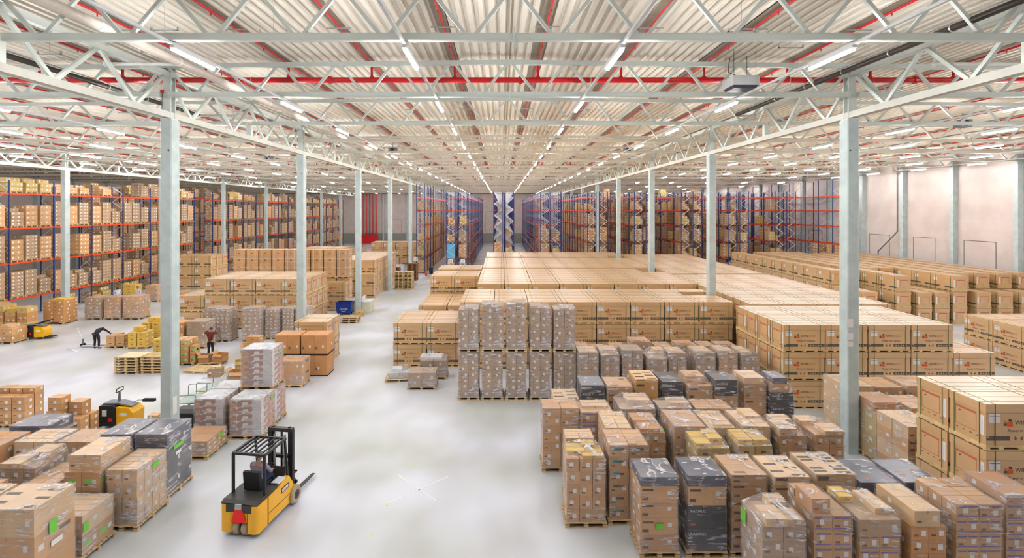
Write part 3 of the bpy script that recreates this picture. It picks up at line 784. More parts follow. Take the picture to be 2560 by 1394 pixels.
# ---- front rows, forklift aisle side of the near clutter
L('wrapped carton stack with loose yellow cartons on top, first on the aisle', 1415, 1516, 1147, 1.84, .88, rows('brown', 5, 3, 2), [(.05, .52, .3, .85, .1, 'yellow'), (.45, .8, .62, .98, .14, 'yellow'), (.42, .95, .05, .55, .07, 'yellow')])
L('wrapped carton stack with teal printed bands, second on the aisle', 1522, 1623, 1113, 2.15, 1.05, rows('teal', 6, 2, 2), [(.5, .72, .05, .5, .03, 'teal')])
L('tall stack of plain cartons under a black shining tray, near the aisle', 1600, 1698, 1194, 1.96, .98, [('big', .4, 1, 2)]*4+[('tray', .22, 1, 1)])
L('stack with two black cartons below a brown one and a black tray', 1718, 1817, 1189, 2.0, .98, [('black', .5, 1, 2), ('black', .5, 1, 2), ('big', .42, 1, 2), ('tray', .24, 1, 1)])
L('tall brown stack with plain board top, between black tray and plain neighbour', 1828, 1920, 1188, 2.0, 1.1, [('big', .4, 1, 2)]*4+[('big', .2, 1, 1)])
L('tall brown stack with dark corner mark, third plain top from the trays', 1936, 2028, 1193, 2.0, 1.15, [('big', .4, 1, 2)]*4+[('pattern', .2, 1, 1)])
L('brown stack with patchy dark printing on its lid', 2040, 2143, 1187, 2.0, 1.2, [('big', .45, 1, 2)]*3+[('pattern', .3, 1, 2)])
L('low wide stack under blue-black film-wrapped tray behind the loose cartons', 2152, 2255, 1207, 1.85, 1.2, [('big', .5, 1, 2)]*3+[('tray', .25, 1, 1)])
L('stack with dark lilac tray nearest the tall crates', 2262, 2362, 1206, 1.9, 1.2, [('big', .5, 1, 2)]*3+[('tray', .3, 1, 1)])
L('crumpled wrapped cartons with green note on the corner, front of the clutter', 1905, 2016, 1317, 1.75, 1.0, rows('grey', 5, 2, 2), [(.1, .58, .0, .55, .17, 'pale'), (.6, .98, .05, .5, .12, 'pale'), (.5, .9, .6, .95, .2, 'pale')], 'wrap_thick')
L('stack with one long upended carton and purple-edged cartons', 2034, 2134, 1290, 1.85, 1.0, rows('purple', 5, 2, 2), [(.02, .5, .1, .75, .32, 'orange'), (.0, .45, .76, 1.0, .2, 'brown')])
L('wrapped cartons with small box and tilted sheets on top', 2148, 2254, 1300, 1.8, 1.1, rows('purple', 4, 2, 2)+[('grey', .3, 1, 2)], [(.0, .35, .6, 1.0, .15, 'yellow'), (.55, .95, .2, .9, .13, 'pale')])
L('stack with one long carton lying along its top', 2277, 2371, 1316, 1.65, 1.15, rows('orange', 5, 2, 2), [(.1, .8, .0, 1.0, .34, 'pale')], 'wrap_light')
L('broad tall stack with brown tops and orange marks', 2390, 2510, 1262, 2.08, 1.15, rows('purple', 6, 2, 3))
L('stack at the picture edge with white film over its top carton', 2516, 2612, 1262, 1.95, 1.1, rows('purple', 5, 2, 2), [(.0, .9, .0, .95, .22, 'orange')], 'wrap_thick')
# ---- second rank
L('low pinkish wrapped stack half hidden behind the yellow-topped stack', 1413, 1488, 1096, 1.9, .7, rows('pale', 5, 2, 2))
L('corner stack of labelled cartons beside the open floor', 1356, 1449, 1021, 2.06, .9, rows('brown', 7, 2, 2), wrap='wrap_clear')
L('wrapped stack with white tape band behind the corner stack', 1451, 1535, 1031, 2.0, .95, rows('purple', 5, 2, 2), [(.1, .9, .4, .95, .08, 'pale')])
L('pale wrapped stack with labelled flat top, third from the open floor', 1513, 1581, 1070, 2.08, 1.3, rows('pale', 5, 2, 2))
L('stack topped by two orange-brown slabs', 1594, 1666, 1082, 1.85, 1.2, rows('brown', 5, 2, 2), [(.0, .85, .5, 1.0, .14, 'orange'), (.1, .8, .05, .5, .1, 'orange')], 'wrap_clear')
L('big wrapped stack with crinkled film on a flat top, middle of the clutter', 1685, 1766, 1066, 2.1, 1.3, rows('brown', 4, 2, 2, .4), wrap='wrap_thick')
L('flat-topped stack with many white labels, right of the crinkled one', 1772, 1842, 1069, 2.05, 1.35, rows('pale', 5, 2, 3), [(.3, .9, .1, .5, .05, 'pale')])
L('long flat-topped stack scattered with labels before the tall black stack', 1857, 1928, 1066, 2.1, 1.3, rows('pale', 5, 2, 2), [(.45, 1.0, .5, 1.0, .06, 'pale')])
L('stepped wrapped stack with box at its front', 1949, 2018, 1090, 1.9, 1.1, rows('brown', 5, 2, 2), [(.0, .65, .0, .6, .22, 'pale'), (.2, .9, .6, 1.0, .22, 'pale')], 'wrap_clear')
L('wrapped stack with torn gap on top, beside the column foot', 2038, 2112, 1088, 1.9, 1.2, rows('brown', 5, 2, 2), [(.35, 1.0, .0, .5, .12, 'pale'), (.0, .6, .65, 1.0, .12, 'pale')])
L('wrapped stack with yellow cartons along one side of its top', 1743, 1826, 1121, 1.9, .95, rows('olive', 5, 2, 2), [(.0, .48, .1, 1.0, .1, 'yellow'), (.48, .9, .3, 1.0, .16, 'yellow')])
L('wrapped stack crowned by four yellow cartons', 1846, 1932, 1116, 1.9, .85, rows('olive', 5, 2, 2), [(.05, .48, .15, .55, .14, 'yellow'), (.5, .93, .15, .55, .14, 'yellow'), (.05, .48, .56, .98, .14, 'yellow'), (.5, .93, .56, .98, .14, 'yellow')])
L('low broad wrapped stack with raised middle, behind the labelled top', 1550, 1640, 1023, 1.95, 1.15, rows('grey', 5, 2, 2), [(.3, .95, .4, 1.0, .14, 'pale')], 'wrap_thick')
L('broad wrapped stack with a white tape bow', 1648, 1730, 1021, 1.95, .8, rows('grey', 5, 2, 2), [(.4, 1.0, .3, 1.0, .1, 'pale')], 'wrap_thick')
L('broad low plain-topped stack before the tall brown stack', 1740, 1832, 1021, 1.95, .85, rows('brown', 5, 2, 2))
# ---- third rank, tall
L('low stack of white patterned cartons behind the corner stack', 1383, 1449, 998, 1.85, 1.1, rows('grey', 4, 2, 2)+[('pattern', .2, 1, 1)])
L('stack of dark game cartons with pink edge labels', 1452, 1512, 963, 2.25, 1.05, [('black', .5, 1, 2)]*3+[('tray', .12, 1, 1)])
L('wide pale-topped brown stack right of the dark game cartons', 1518, 1583, 966, 2.25, 1.1, [('big', .45, 1, 2)]*4+[('big', .2, 1, 1)])
L('tall unwrapped brown stack with dark strips', 1588, 1648, 948, 2.42, 1.1, [('big', .5, 1, 2)]*4+[('pattern', .1, 1, 1)], wrap=None)
L('black wrapped stack between two brown stacks', 1655, 1708, 955, 2.3, 1.2, [('black', .5, 1, 2)]*4)
L('brown stack with a smaller flat carton on its shoulder', 1719, 1784, 965, 2.2, 1.1, [('big', .45, 1, 2)]*4, [(.06, .8, .3, .95, .25, 'big')])
L('brown stack with glossy black carton on top', 1788, 1846, 950, 2.45, 1.05, [('big', .5, 1, 2)]*3+[('black', .5, 1, 1)])
L('tallest brown stack with narrower pale carton on top', 1860, 1918, 960, 2.25, 1.05, [('big', .5, 1, 2)]*4, [(.05, .95, .1, .95, .2, 'pale')])
L('tall black stack with small carton and black box on top, at the crate corner', 1927, 1987, 982, 2.0, 1.0, [('black', .5, 1, 2)]*4, [(.05, .85, .1, .8, .3, 'brown'), (.15, .75, .1, .9, .2, 'tray', .3)])
# ---- fourth and fifth ranks
for i, (xl, xr, yf, z, st, ex) in enumerate(((1447, 1497, 882, 2.3, 'grey', [(.0, .9, .1, .9, .05, 'pale')]), (1501, 1550, 887, 2.15, 'grey', [(.0, .9, .3, 1, .15, 'pale')]), (1556, 1608, 876, 2.35, 'grey', []), (1619, 1669, 896, 2.05, 'grey', [(.5, 1, .5, 1, .25, 'pale')]),
                                     (1671, 1717, 883, 2.25, 'grey', [(.1, .9, .2, .9, .04, 'pale')]), (1738, 1790, 883, 2.2, 'grey', [(.05, .8, .1, 1, .08, 'pale')]), (1797, 1845, 882, 2.2, 'brown', [(.0, .55, .0, .9, .1, 'pale')]), (1854, 1899, 886, 2.15, 'grey', [(.0, .6, .0, 1, .1, 'pale')]))):
    L('grey wrapped carton stack, %s from the doubled stacks in the rank before the crate wall' % ORD[i+1], xl, xr, yf, z, 1.05, rows(st, 5, 2, 2), ex, 'wrap_thick', group='wrapped stacks before the crate wall')
for i, (xl, xr, yf, z) in enumerate(((1442, 1474, 867, 2.1), (1478, 1518, 873, 1.9), (1528, 1566, 869, 2.05), (1579, 1628, 855, 2.35), (1640, 1682, 867, 2.1), (1694, 1742, 862, 2.2), (1752, 1790, 865, 2.15), (1802, 1850, 868, 2.15))):
    x0, x1, y0, y1 = atp(xl, xr, yf, z, 1.0)
    load('brown wrapped stack, %s from the doubled stacks, last rank against the crate wall' % ORD[i+1], x0, x1, max(y0, 24.1), max(y0, 24.1)+1.0, z, rows('brown', 5, 2, 2), [(.1, .7, .1, .6, .07, 'orange')] if i % 2 else [], group='wrapped stacks against the crate wall')
# ---- the five doubled stacks
for i, (xl, xr, yt, xu, st) in enumerate(((1145, 1197, 775, 0, 'grey'), (1204, 1257, 766, .05, 'grey'), (1265, 1316, 761, 0, 'grey'), (1325, 1376, 771, .02, 'grey'), (1384, 1437, 775, .03, 'grey'))):
    x0, x1 = gx(xl, 23.1), gx(xr, 23.1); zt = EYE-(yt-VY)*23.1/F
    load('tall film-wrapped carton stack on the floor, %s of the five doubled ones' % ORD[i+1], x0, x1, 23.1, 24.25, 2.13, rows('grey', 7, 2, 2), wrap='wrap_thick')
    load('carton stack riding on another pallet, %s of the five doubled ones' % ORD[i+1], x0, x1+xu, 23.1, 24.25, zt, rows('grey', 6, 2, 2), [(.0, .6, .1, .9, .1, 'grey')] if i % 2 else [(.3, 1, .1, .9, .08, 'grey')], 'wrap_thick', zb=2.15)
# ---- right of the column with notices
load('long wrapped brown stack with labelled side, tight against the column', 12.28, 13.3, 18.75, 20.2, 2.1, rows('pale', 4, 2, 3, .4), wrap='wrap_clear')
load('brown stack with plain orange-brown top behind the column', 13.4, 14.4, 18.8, 20.0, 2.05, rows('brown', 5, 2, 2), wrap='wrap_light')
load('wide flat-topped stack behind the near crate stack', 14.5, 15.7, 18.8, 20.0, 2.1, rows('brown', 5, 2, 2))
load('stepped olive-brown stack at the column\'s foot', 12.28, 13.3, 17.3, 18.5, 1.72, rows('olive', 4, 2, 2, .4), [(.0, .9, .1, .95, .3, 'orange')], 'wrap_clear')
load('wrapped stack between the column and the near crates, white film edge', 13.4, 14.4, 17.2, 18.5, 1.9, rows('brown', 5, 2, 2))
load('deep brown labelled stack directly before the near crates', 12.05, 13.1, 15.65, 17.0, 1.94, [('big', .5, 2, 2), ('pale', .5, 2, 2), ('big', .45, 2, 2), ('pale', .4, 2, 2)], wrap='wrap_clear')
load('broad brown stack further behind the near crates', 14.6, 15.8, 17.2, 18.5, 1.9, rows('brown', 4, 2, 2, .4))
# ---- low pallets on the open floor
t = load('pallet under a crumpled heap of clear film with green notes', -6.08, -4.75, 25.5, 26.5, .42, [('white', .2, 2, 2, .12)], [(.2, .6, .3, .8, .16, 'white'), (.65, .8, .6, .9, .2, 'green')], 'wrap_thick', rz=.12)
load('low pallet of small wrapped cartons in front of the crate corner', -4.73, -3.4, 24.4, 25.35, .8, rows('grey', 2, 2, 2, .3), wrap='wrap_thick')
load('low pale wrapped pallet behind the small carton pallet', -4.4, -3.05, 25.9, 26.9, .95, rows('grey', 2, 2, 2, .3), [(.0, .8, .2, .9, .12, 'white')], wrap='wrap_thick')
# ---- near side, left of the forklift
load('big brown wrapped load with green slip and dark corner print, nearest of all', -11.7, -10.42, 11.2, 12.32, 2.02, [('marks', .65, 1, 1), ('big', .65, 1, 1), ('pattern', .65, 1, 1)], wrap='wrap_clear')
load('big brown wrapped load beside the nearest one, at the picture corner', -13.0, -11.8, 11.2, 12.32, 2.0, [('marks', .65, 1, 1), ('big', .65, 1, 1), ('pattern', .65, 1, 1)])
load('low wrapped load with a green slip behind the nearest load', -11.45, -10.4, 12.45, 13.5, 1.12, [('green', .45, 1, 2), ('pale', .45, 1, 2)], wrap='wrap_thick')
load('tall narrow wrapped stack of small labelled cartons beside the forklift', -10.8, -9.95, 13.7, 14.95, 1.62, rows('pale', 4, 2, 4, .35), wrap='wrap_thick')
load('stepped wrapped stack with one smaller carton on top', -11.85, -10.9, 13.6, 14.9, 1.6, rows('green', 3, 2, 2, .4), [(.05, .95, .1, .95, .4, 'pale')], 'wrap_clear')
load('black printed load with green slip beside the aisle', -11.05, -10.08, 15.15, 16.35, 1.93, [('black', .6, 1, 2), ('black', .6, 1, 2), ('tray', .6, 1, 1)], wrap='wrap_thick')
load('black printed load, inner one of the pair', -12.1, -11.13, 15.15, 16.35, 1.93, [('black', .6, 1, 2), ('black', .6, 1, 2), ('tray', .6, 1, 1)], wrap='wrap_thick')
load('heap of small labelled cartons under thick film, left front', -13.9, -12.85, 13.9, 15.0, 1.55, rows('grey', 4, 3, 3, .35), [(.1, .6, .0, .5, .14, 'pale'), (.4, .9, .5, .95, .2, 'pale')], 'wrap_thick')
load('flat-topped wrapped load before the small-carton heap', -12.8, -11.95, 13.5, 14.7, 1.35, rows('brown', 3, 2, 2, .35), wrap='wrap_clear')
load('low brown load at the picture edge', -14.3, -13.15, 12.4, 13.5, 1.5, rows('orange', 3, 2, 2, .45), wrap='wrap_light')
load('flat plain-topped wrapped load in the second rank', -15.05, -13.85, 15.6, 16.6, 1.5, rows('pale', 3, 2, 2, .4), wrap='wrap_clear')
load('wrapped load with two green slips in the second rank', -13.75, -12.45, 15.6, 16.6, 1.5, rows('green', 3, 2, 1, .4), wrap='wrap_clear')
load('brown-topped load at the picture edge, second rank', -16.4, -15.2, 15.3, 16.4, 1.5, rows('orange', 3, 2, 2, .4), wrap='wrap_light')
load('dark blue-topped load at the picture edge', -16.3, -15.0, 16.75, 17.8, 1.5, [('big', .5, 1, 2), ('big', .5, 1, 2), ('tray', .3, 1, 1)], wrap='wrap_clear')
load('low load under one flat orange-brown board', -11.5, -10.32, 17.6, 18.9, .62, rows('brown', 3, 4, 4, .15)+[('orange', .03, 1, 1)], wrap='wrap_clear')
# ---- shop packets under film
load('film-wrapped packets with white top, nearest column', -11.75, -10.65, 19.2, 20.3, 1.48, rows('packets', 5, 1, 1, .25)+[('white', .03, 1, 1, .02)], wrap='wrap_thick')
load('film-wrapped packets beside the forklift mast', -10.4, -9.2, 19.15, 20.3, 1.48, rows('packets', 5, 1, 1, .25)+[('white', .03, 1, 1, .02)], wrap='wrap_thick')
load('film-wrapped packets under the raised packet load', -10.5, -9.25, 20.42, 21.5, 1.37, rows('packets', 5, 1, 1, .25), wrap='wrap_thick')
load('raised load of film-wrapped packets with a green slip, on top of another', -10.62, -9.35, 20.42, 21.5, 3.0, rows('packets', 6, 1, 1, .25)+[('white', .03, 1, 1, .02)], wrap='wrap_thick', zb=1.385)
load('white-topped packets behind the column-side load', -11.85, -10.7, 20.42, 21.5, 1.45, rows('packets', 5, 1, 1, .25)+[('white', .03, 1, 1, .02)], wrap='wrap_thick')
# ---- orange cartons and neighbours
for i, (x0, x1, zb, zt) in enumerate(((-10.55, -9.2, 0, 1.05), (-11.6, -10.62, 0, 1.05), (-10.55, -9.2, 1.08, 2.1), (-11.98+.08, -10.62, 1.08, 2.1))):
    t = thing('orange_carton', 'large plain orange-brown carton pair on a black base, %s' % ['lower one by the aisle', 'lower one away from the aisle', 'upper one by the aisle', 'upper one away from the aisle'][i], 'carton', ((x0+x1)/2, 26.95, zb))
    obj('base', MB().box(x0-(x0+x1)/2, (x1-x0)/2, -.53, .53, 0, .06, 'black_rubber'), t)
    for s in (-1, 1):
        link('carton', carton_mesh((x1-x0)/2, 1.06, zt-zb-.06, 'orange', 9), t, (s*(x1-x0)/4, 0, .06))
load('brown wrapped load with glossy band, beside the orange cartons', -11.05, -9.85, 24.7, 25.8, 1.25, [('big', .5, 1, 1), ('big', .5, 1, 1)], wrap='wrap_clear')
load('narrow open-topped carton with label behind the packet tower', -11.9, -11.2, 23.6, 24.6, .95, [('olive', .9, 1, 1)], wrap=None)

# coloured notes stuck on the film of some loads: (start of the load's label, side, along, height, width, tall, material)
for key, sd, u, z, w_, h_, mat in (('big brown wrapped load with green slip', '+x', -.1, 1.25, .2, .3, 'green_label'), ('big brown wrapped load with green slip', '+x', .0, .95, .3, .12, 'paper_label'), ('low wrapped load with a green slip', '+x', -.42, .72, .16, .22, 'green_label'),
                                   ('black printed load with green slip', '+x', -.1, 1.35, .45, .12, 'green_label'), ('black printed load with green slip', '+x', -.1, 1.15, .25, .1, 'paper_label'), ('tall narrow wrapped stack', '+x', .1, 1.38, .3, .12, 'green_label'),
                                   ('tall stack of plain cartons under a black', '-y', .0, .72, .2, .12, 'green_label'), ('crumpled wrapped cartons with green note', '-x', .35, 1.35, .25, .3, 'green_label'), ('big wrapped stack with crinkled film', '-x', .3, 1.5, .2, .2, 'green_label'),
                                   ('raised load of film-wrapped packets', '+x', .3, 1.2, .16, .14, 'green_label'), ('film-wrapped packets beside the forklift', '+x', .3, 1.2, .14, .16, 'green_label'), ('low load under one flat', '+x', .2, .45, .4, .1, 'green_label')):
    for t in [o for o in C.objects if o.name.startswith('pallet_load') and o.parent is None and str(o.get('label', '')).startswith(key)]:
        xs = [c for c in t.children if c.name.startswith('stretch_wrap')][0]; vs = [v.co for v in xs.data.vertices]
        mb = MB()
        if sd == '-y': a = min(v.y for v in vs)-.004; mb.box(u-w_/2, u+w_/2, a-.003, a, z, z+h_, mat)
        else:
            a = (max(v.x for v in vs)+.004) if sd == '+x' else (min(v.x for v in vs)-.007); mb.box(a, a+.003, u-w_/2, u+w_/2, z, z+h_, mat)
        obj('note', mb, t)
# ================================================================ RACKS
def frame_mesh(h, dep, dark=False):
    m = 'upright_dark' if dark else 'upright_blue'; mb = MB()
    for y in (-dep/2, dep/2):
        mb.box(y-.04, y+.04, -.04, .04, 0, h, m); mb.box(y-.09, y+.09, -.07, .07, 0, .012, 'galvanised')
    z, s = .25, 1; a = dep/2-.05
    while z+.75 < h:
        mb.bar((-a*s, 0, z), (a*s, 0, z+.75), .05, .035, 'brace', up=(0, 1, 0)); z += .75; s = -s
    for z in (.22, h-.12): mb.bar((-a, 0, z), (a, 0, z), .05, .035, 'brace', up=(0, 1, 0))
    me = mb.mesh('upright_frame'); mb.fixn(me); return me
def rack_run(label, xc, dep, y0, bay, nb, levels, h, dark=False, near=8, open_side=0, group=None):
    """a single-depth run along y; frames every bay; beams on both faces"""
    t = thing('pallet_rack', label, 'rack', (xc, y0, 0), 0, group)
    fm = frame_mesh(h, dep, dark)
    bm = MB().box(-.03, .03, .05, bay-.05, -.13, 0, 'beam_orange'); bmm = bm.mesh('beam'); bm.fixn(bmm)
    deck = MB().box(-dep/2+.05, dep/2-.05, .05, bay-.05, -.03, -.02, 'galvanised')
    for i in range(nb+1): link('upright_frame', fm, t, (0, i*bay, 0))
    n = 0; far = MB()
    for i in range(nb):
        for z in levels:
            for s in (-1, 1):
                if i < near and n < 100: link('beam', bmm, t, (s*dep/2, i*bay, z)); n += 1
                else: far.box(s*dep/2-.03, s*dep/2+.03, i*bay+.05, (i+1)*bay-.05, z-.13, z, 'beam_orange')
    if far.v: obj('beams', far, t, kind='stuff')
    return t
# ---- loads that sit on the racks: eight kinds, each one mesh
def rl_mesh(v):
    rr = random.Random(v*31+3); mb = MB(); w, d = 1.08, 1.05; h = [2.1, 1.9, 1.5, 2.05, 1.75, 1.2, .9, 1.65][v]
    pl = pallet_mb(w, d, 'wood', 5); mb.merge(pl)
    n = [6, 5, 5, 7, 4, 3, 3, 5][v]; hh = (h-.145)/n
    mat = ['cardboard_grey', 'cardboard', 'cardboard_grey', 'cardboard_grey', 'cardboard', 'cardboard_olive', 'cardboard', 'cardboard_grey'][v]
    for k in range(n):
        j = rr.uniform(-.02, .02) if v in (1, 2, 5, 6) else 0
        top = k == n-1
        x1 = w/2-.02-(rr.uniform(.2, .5) if top and v in (2, 5, 6) else 0)
        mb.box(-w/2+.02+j, x1+j, -d/2+.02, d/2-.02, .145+k*hh, .145+(k+1)*hh-.012, mat)
        for s, sd in ((-1, '-x'), (1, '+x')):
            for u in (-.35, .1, .38)[:2+(v % 2)]:
                mb.face_card(sd, u-.05, u+.05, .145+(k+.35)*hh, .145+(k+.7)*hh, (-w/2+.02+j) if s < 0 else x1+j, 'paper_label')
        for u in (-.35, .25): mb.face_card('-y', u-.05, u+.05, .145+(k+.35)*hh, .145+(k+.7)*hh, -d/2+.02, 'paper_label')
    if v in (0, 3, 7): mb.box(-w/2+.005, w/2-.005, -d/2+.005, d/2-.005, h-.06, h-.055, 'plywood')
    me = mb.mesh('racked_load'); mb.fixn(me); return me, mb, h
RLM = [rl_mesh(v) for v in range(8)]
RLC = []   # candidates: dist, x, y, z, variant, label
RK = random.Random(77)
# shelving along the picking side (x = -38): 4 m bays of three places
LV = [1.66, 4.45, 7.12, 9.8]
def left_fill(tag_, xc, y0, nb, bay, levels, hs, face=1):
    for i in range(nb):
        for li, z in enumerate([0]+levels):
            lim = (levels+[z+2.2])[li]-z-.2 if li < len(levels) else 1.5
            for s in range(3):
                if li == 0:
                    if RK.random() < .35: continue
                    v = RK.choice([5, 6, 2])
                elif li == len(levels):
                    if RK.random() < .35: continue
                    v = RK.choice([5, 6, 6, 2]); 
                else: v = RK.choice([0, 3, 0, 3, 1, 7, 4, 2])
                if RK.random() < .05: continue
                m, q, h = RLM[v]
                if h > lim: v = 6; h = .9
                y = y0+i*bay+.68+s*(bay-.15)/3*.97+RK.uniform(-.03, .03); x = xc+RK.uniform(-.03, .05)
                yy = y
                RLC.append((math.hypot(x-CX, yy), x, yy, z+.002, v, 'load on the %s, %s bay, %s place' % (tag_ % ['floor', 'lowest beam', 'second beam', 'third beam', 'top beam'][li], ORD[i+1], ORD[s+1])))
rack_run('long orange and blue pallet rack along the picking side, first run', -38.35, 1.1, 31.4, 3.95, 8, LV, 10.8, near=8)
left_fill('%s of the first picking-side rack', -38.35, 31.4, 8, 3.95, LV, None)
rack_run('orange and blue pallet rack along the picking side, second run beyond the passage', -38.35, 1.1, 67.0, 3.95, 14, LV, 10.8, near=3)
left_fill('%s of the second picking-side rack', -38.35, 67.0, 14, 3.95, LV, None)
rack_run('pallet rack seen through the passage gap', -44.5, 1.1, 55, 3.95, 8, [2.6, 5.3, 8.0, 10.2], 10.8, near=8)
left_fill('%s of the rack beyond the passage gap', -44.5, 55, 8, 3.95, [2.6, 5.3, 8.0, 10.2], None)
# racks of the main store, end-on: pairs every 6 m from y = 66
LC = [2.3, 4.4, 6.5, 8.4, 10.2]
BAY = 2.85
def fill(nm, xc, y0, nb, prob, vs):
    for i in range(nb):
        for li, z in enumerate([0]+LC):
            for s in range(2):
                if RK.random() > prob[li]: continue
                v = RK.choice(vs); h = RLM[v][2]
                if z+h > (LC+[12.3])[li]-.1: v = RK.choice([5, 6]); h = RLM[v][2]
                y = y0+i*BAY+.78+s*1.28; x = xc
                RLC.append((math.hypot(x-CX, y)*1.1, x, y, z+.002, v, 'load on %s of the %s, %s bay, %s place' % (['the floor', 'the lowest beam', 'the second beam', 'the third beam', 'the fourth beam', 'the top beam'][li], nm, ORD[i+1], ORD[s+1])))
low = [.9, .75, .35, .12, .05, 0]; full = [.9, .85, .8, .8, .75, .1]; mid = [.9, .8, .7, .4, .2, 0]; bare = [.8, .3, .05, .02, 0, 0]
ends = []
for k, (xa, pr, nm) in enumerate(((-11.2+.0, mid, 'rack by the wide aisle'), (-6, low, 'first'), (0, bare, 'second'), (6, low, 'third'), (12, mid, 'fourth'), (18, full, 'fifth'), (24, full, 'sixth'), (30, mid, 'seventh'), (36, low, 'eighth'))):
    ys = 69 if k == 0 else 66
    nb = 20
    for s in ((1,) if k == 0 else (-1, 1)):
        xc = xa+(.1 if k == 0 else s*.75)
        lab = 'narrow blue upright rack beside the column row at the wide aisle' if k == 0 else 'blue upright pallet rack, %s half of the %s pair from the wide aisle' % ('nearer' if s < 0 else 'farther', ORD[k])
        rack_run(lab, xc, 1.1, ys, BAY, nb, LC, 12.0 if k == 0 else 10.8, near=3)
        facing = (s < 0) == (xa > 0)
        n = (9 if facing else 2) if k else 9
        name = 'rack by the wide aisle' if k == 0 else '%s pair, %s half' % (ORD[k], 'nearer' if s < 0 else 'farther')
        fill(name, xc, ys, n, pr, [1, 2, 4, 5, 6, 7] if k > 4 else [1, 4, 5, 6, 7, 2])
rack_run('mostly empty orange-beamed rack against the white side wall', 40.6, 1.1, 60, BAY, 8, [4.4, 6.5, 8.4, 10.2], 12.2, near=8)
fill('rack against the white side wall', 40.6, 60, 3, [.8, .5, .0, 0, 0, 0], [5, 6, 1])
RLC = [r for r in RLC if not (abs(r[1]+6.75) < .5 and abs(r[2]-66.78) < .5 and 2 < r[3] < 4)]
RLC.sort(key=lambda r: r[0])
mass = MB()
for i, (dist, x, y, z, v, lab) in enumerate(RLC):
    if i < 300:
        o = link('racked_load', RLM[v][0], None, (x, y, z)); tag(o, lab, 'pallet load', 'carton loads on the racks')
    else: mass.merge(RLM[v][1], (x, y, z))
if mass.v:
    o = link('racked_loads', mass.mesh('racked_loads'), kind='stuff'); tag(o, 'mass of carton loads deep in the racks', 'pallet loads')
print('racked', len(RLC), 'crates', len(CR))
# number boards on rack ends
def board(num, x, y, z=1.95, lab=''):
    t = thing('number_board', lab, 'sign', (x, y, z))
    obj('plate', MB().box(-.28, .28, -.01, .01, -.25, .25, 'paper_label'), t)
    q = text_mb(num, .42, 'black_metal', 0, 0); obj('numerals', MB().merge(q, (0, -.013, 0)), t)
board('33', -11.75, 68.85, lab='white number board on the rack end above the dark pallet pile'); board('44', 34.75, 65.4, lab='white number board on the rack end behind the first long crate row, inner post'); board('45', 36.75, 65.4, lab='white number board on the outer post of the same far rack end'); board('32', -6.75, 65.4, lab='white number board below the light blue sheet at the aisle rack')
t = thing('number_board', 'white arrow board numbered 31 on a rack end beside the blue sheet', 'sign', (-5.2, 65.4, 1.95))
obj('plate', MB().box(-.28, .28, -.01, .01, -.25, .25, 'paper_label'), t); obj('numerals', MB().merge(text_mb('31', .42, 'black_metal'), (0, -.013, 0)), t)
tag(obj('blue_sheet', MB().box(-7.25, -6.25, 66.2, 67.2, 2.302, 4.1, 'blue_sheet')), 'light blue wrapped load low in the rack end by the aisle', 'pallet load')

# ================================================================ PICKING SIDE
# strapped tall stacks with white tape, two tiers
for i in range(9):
    x0 = -23.7+i*1.13
    for k in range(2):
        z0 = k*2.53
        t = load('brown stack with crossed white straps, %s tier, %s from the shelving end' % (['bottom', 'top'][k], ORD[i+1]), x0, x0+1.06, 45, 46.1, z0+2.5, [('marks', .62, 1, 1)]*4, wrap='wrap_light' if i in (4, 8) else None, zb=z0, group='stacks with crossed white straps')
        mb = MB()
        for u in (-.28, .28): mb.box(u-.012, u+.012, -.56, -.53, .1, 2.5, 'strap_white').box(.53, .555, u-.012, u+.012, .1, 2.5, 'strap_white')
        for z in (.9, 1.7): mb.box(-.535, .535, -.56, -.53, z, z+.025, 'strap_white').box(.53, .555, -.55, .55, z, z+.025, 'strap_white')
        obj('strapping', mb, t)
# film-wrapped stacks in front of the crate block
for i, (x0, y0, w_, z) in enumerate(((-18.75, 33.2, .95, 2.12), (-17.05, 33.25, 1.12, 2.15), (-15.85, 33.9, .85, 1.95), (-14.9, 34.3, .8, 1.95), (-14.0, 34.3, .8, 1.95), (-20.1, 34.4, 1.1, 1.95))):
    load('grey-brown film-wrapped stack before the crate block, %s' % ['the broadest, two label columns', 'the tall one', 'slim one in the gap', 'slim one left of the column', 'slim one behind the column', 'outermost pale-topped one'][i], x0, x0+w_, y0, y0+1.15, z, rows('grey', 8, 3, 2, .25), wrap='wrap_thick')
load('open-flapped grey wrapped box stack behind the standing picker', -19.6, -18.4, 31.6, 32.7, 1.65, rows('grey', 3, 1, 1, .5), wrap='wrap_clear')
load('orange-brown cartons stacked behind the standing picker', -20.6, -19.75, 31.6, 32.6, 1.6, rows('orange', 3, 1, 1, .5), wrap=None)
def pile(label, x, y, boxes, pal=True, rz=0, style='yellow', name='carton_pile'):
    """loose cartons picked onto one pallet: boxes = (dx, dy, dz, w, d, h)"""
    if pal:
        o = link('pallet', pallet_mesh(1.24, 1.0 if pal is True else pal), None, (x, y, 0), rz); tag(o, 'wooden pallet under the '+label, 'pallet')
    for i, (dx, dy, dz, w_, d_, h_) in enumerate(boxes):
        c, s = math.cos(rz), math.sin(rz)
        o = link('carton', carton_mesh(w_, d_, h_, style, 5), None, (x+dx*c-dy*s, y+dx*s+dy*c, (.146 if pal else 0)+dz), rz)
        tag(o, '%s carton of the %s' % (ORD[i+1], label), 'carton', label)
B3 = [(dx, dy, dz, .5, .42, .28) for dz in (0, .285, .57) for dx in (-.3, .25) for dy in (-.24, .22)]
pile('yellow pile beside the concrete column, near pallet', -22.6, 32.0, B3+[(-.15, .1, .86, .55, .42, .28)], rz=.05)
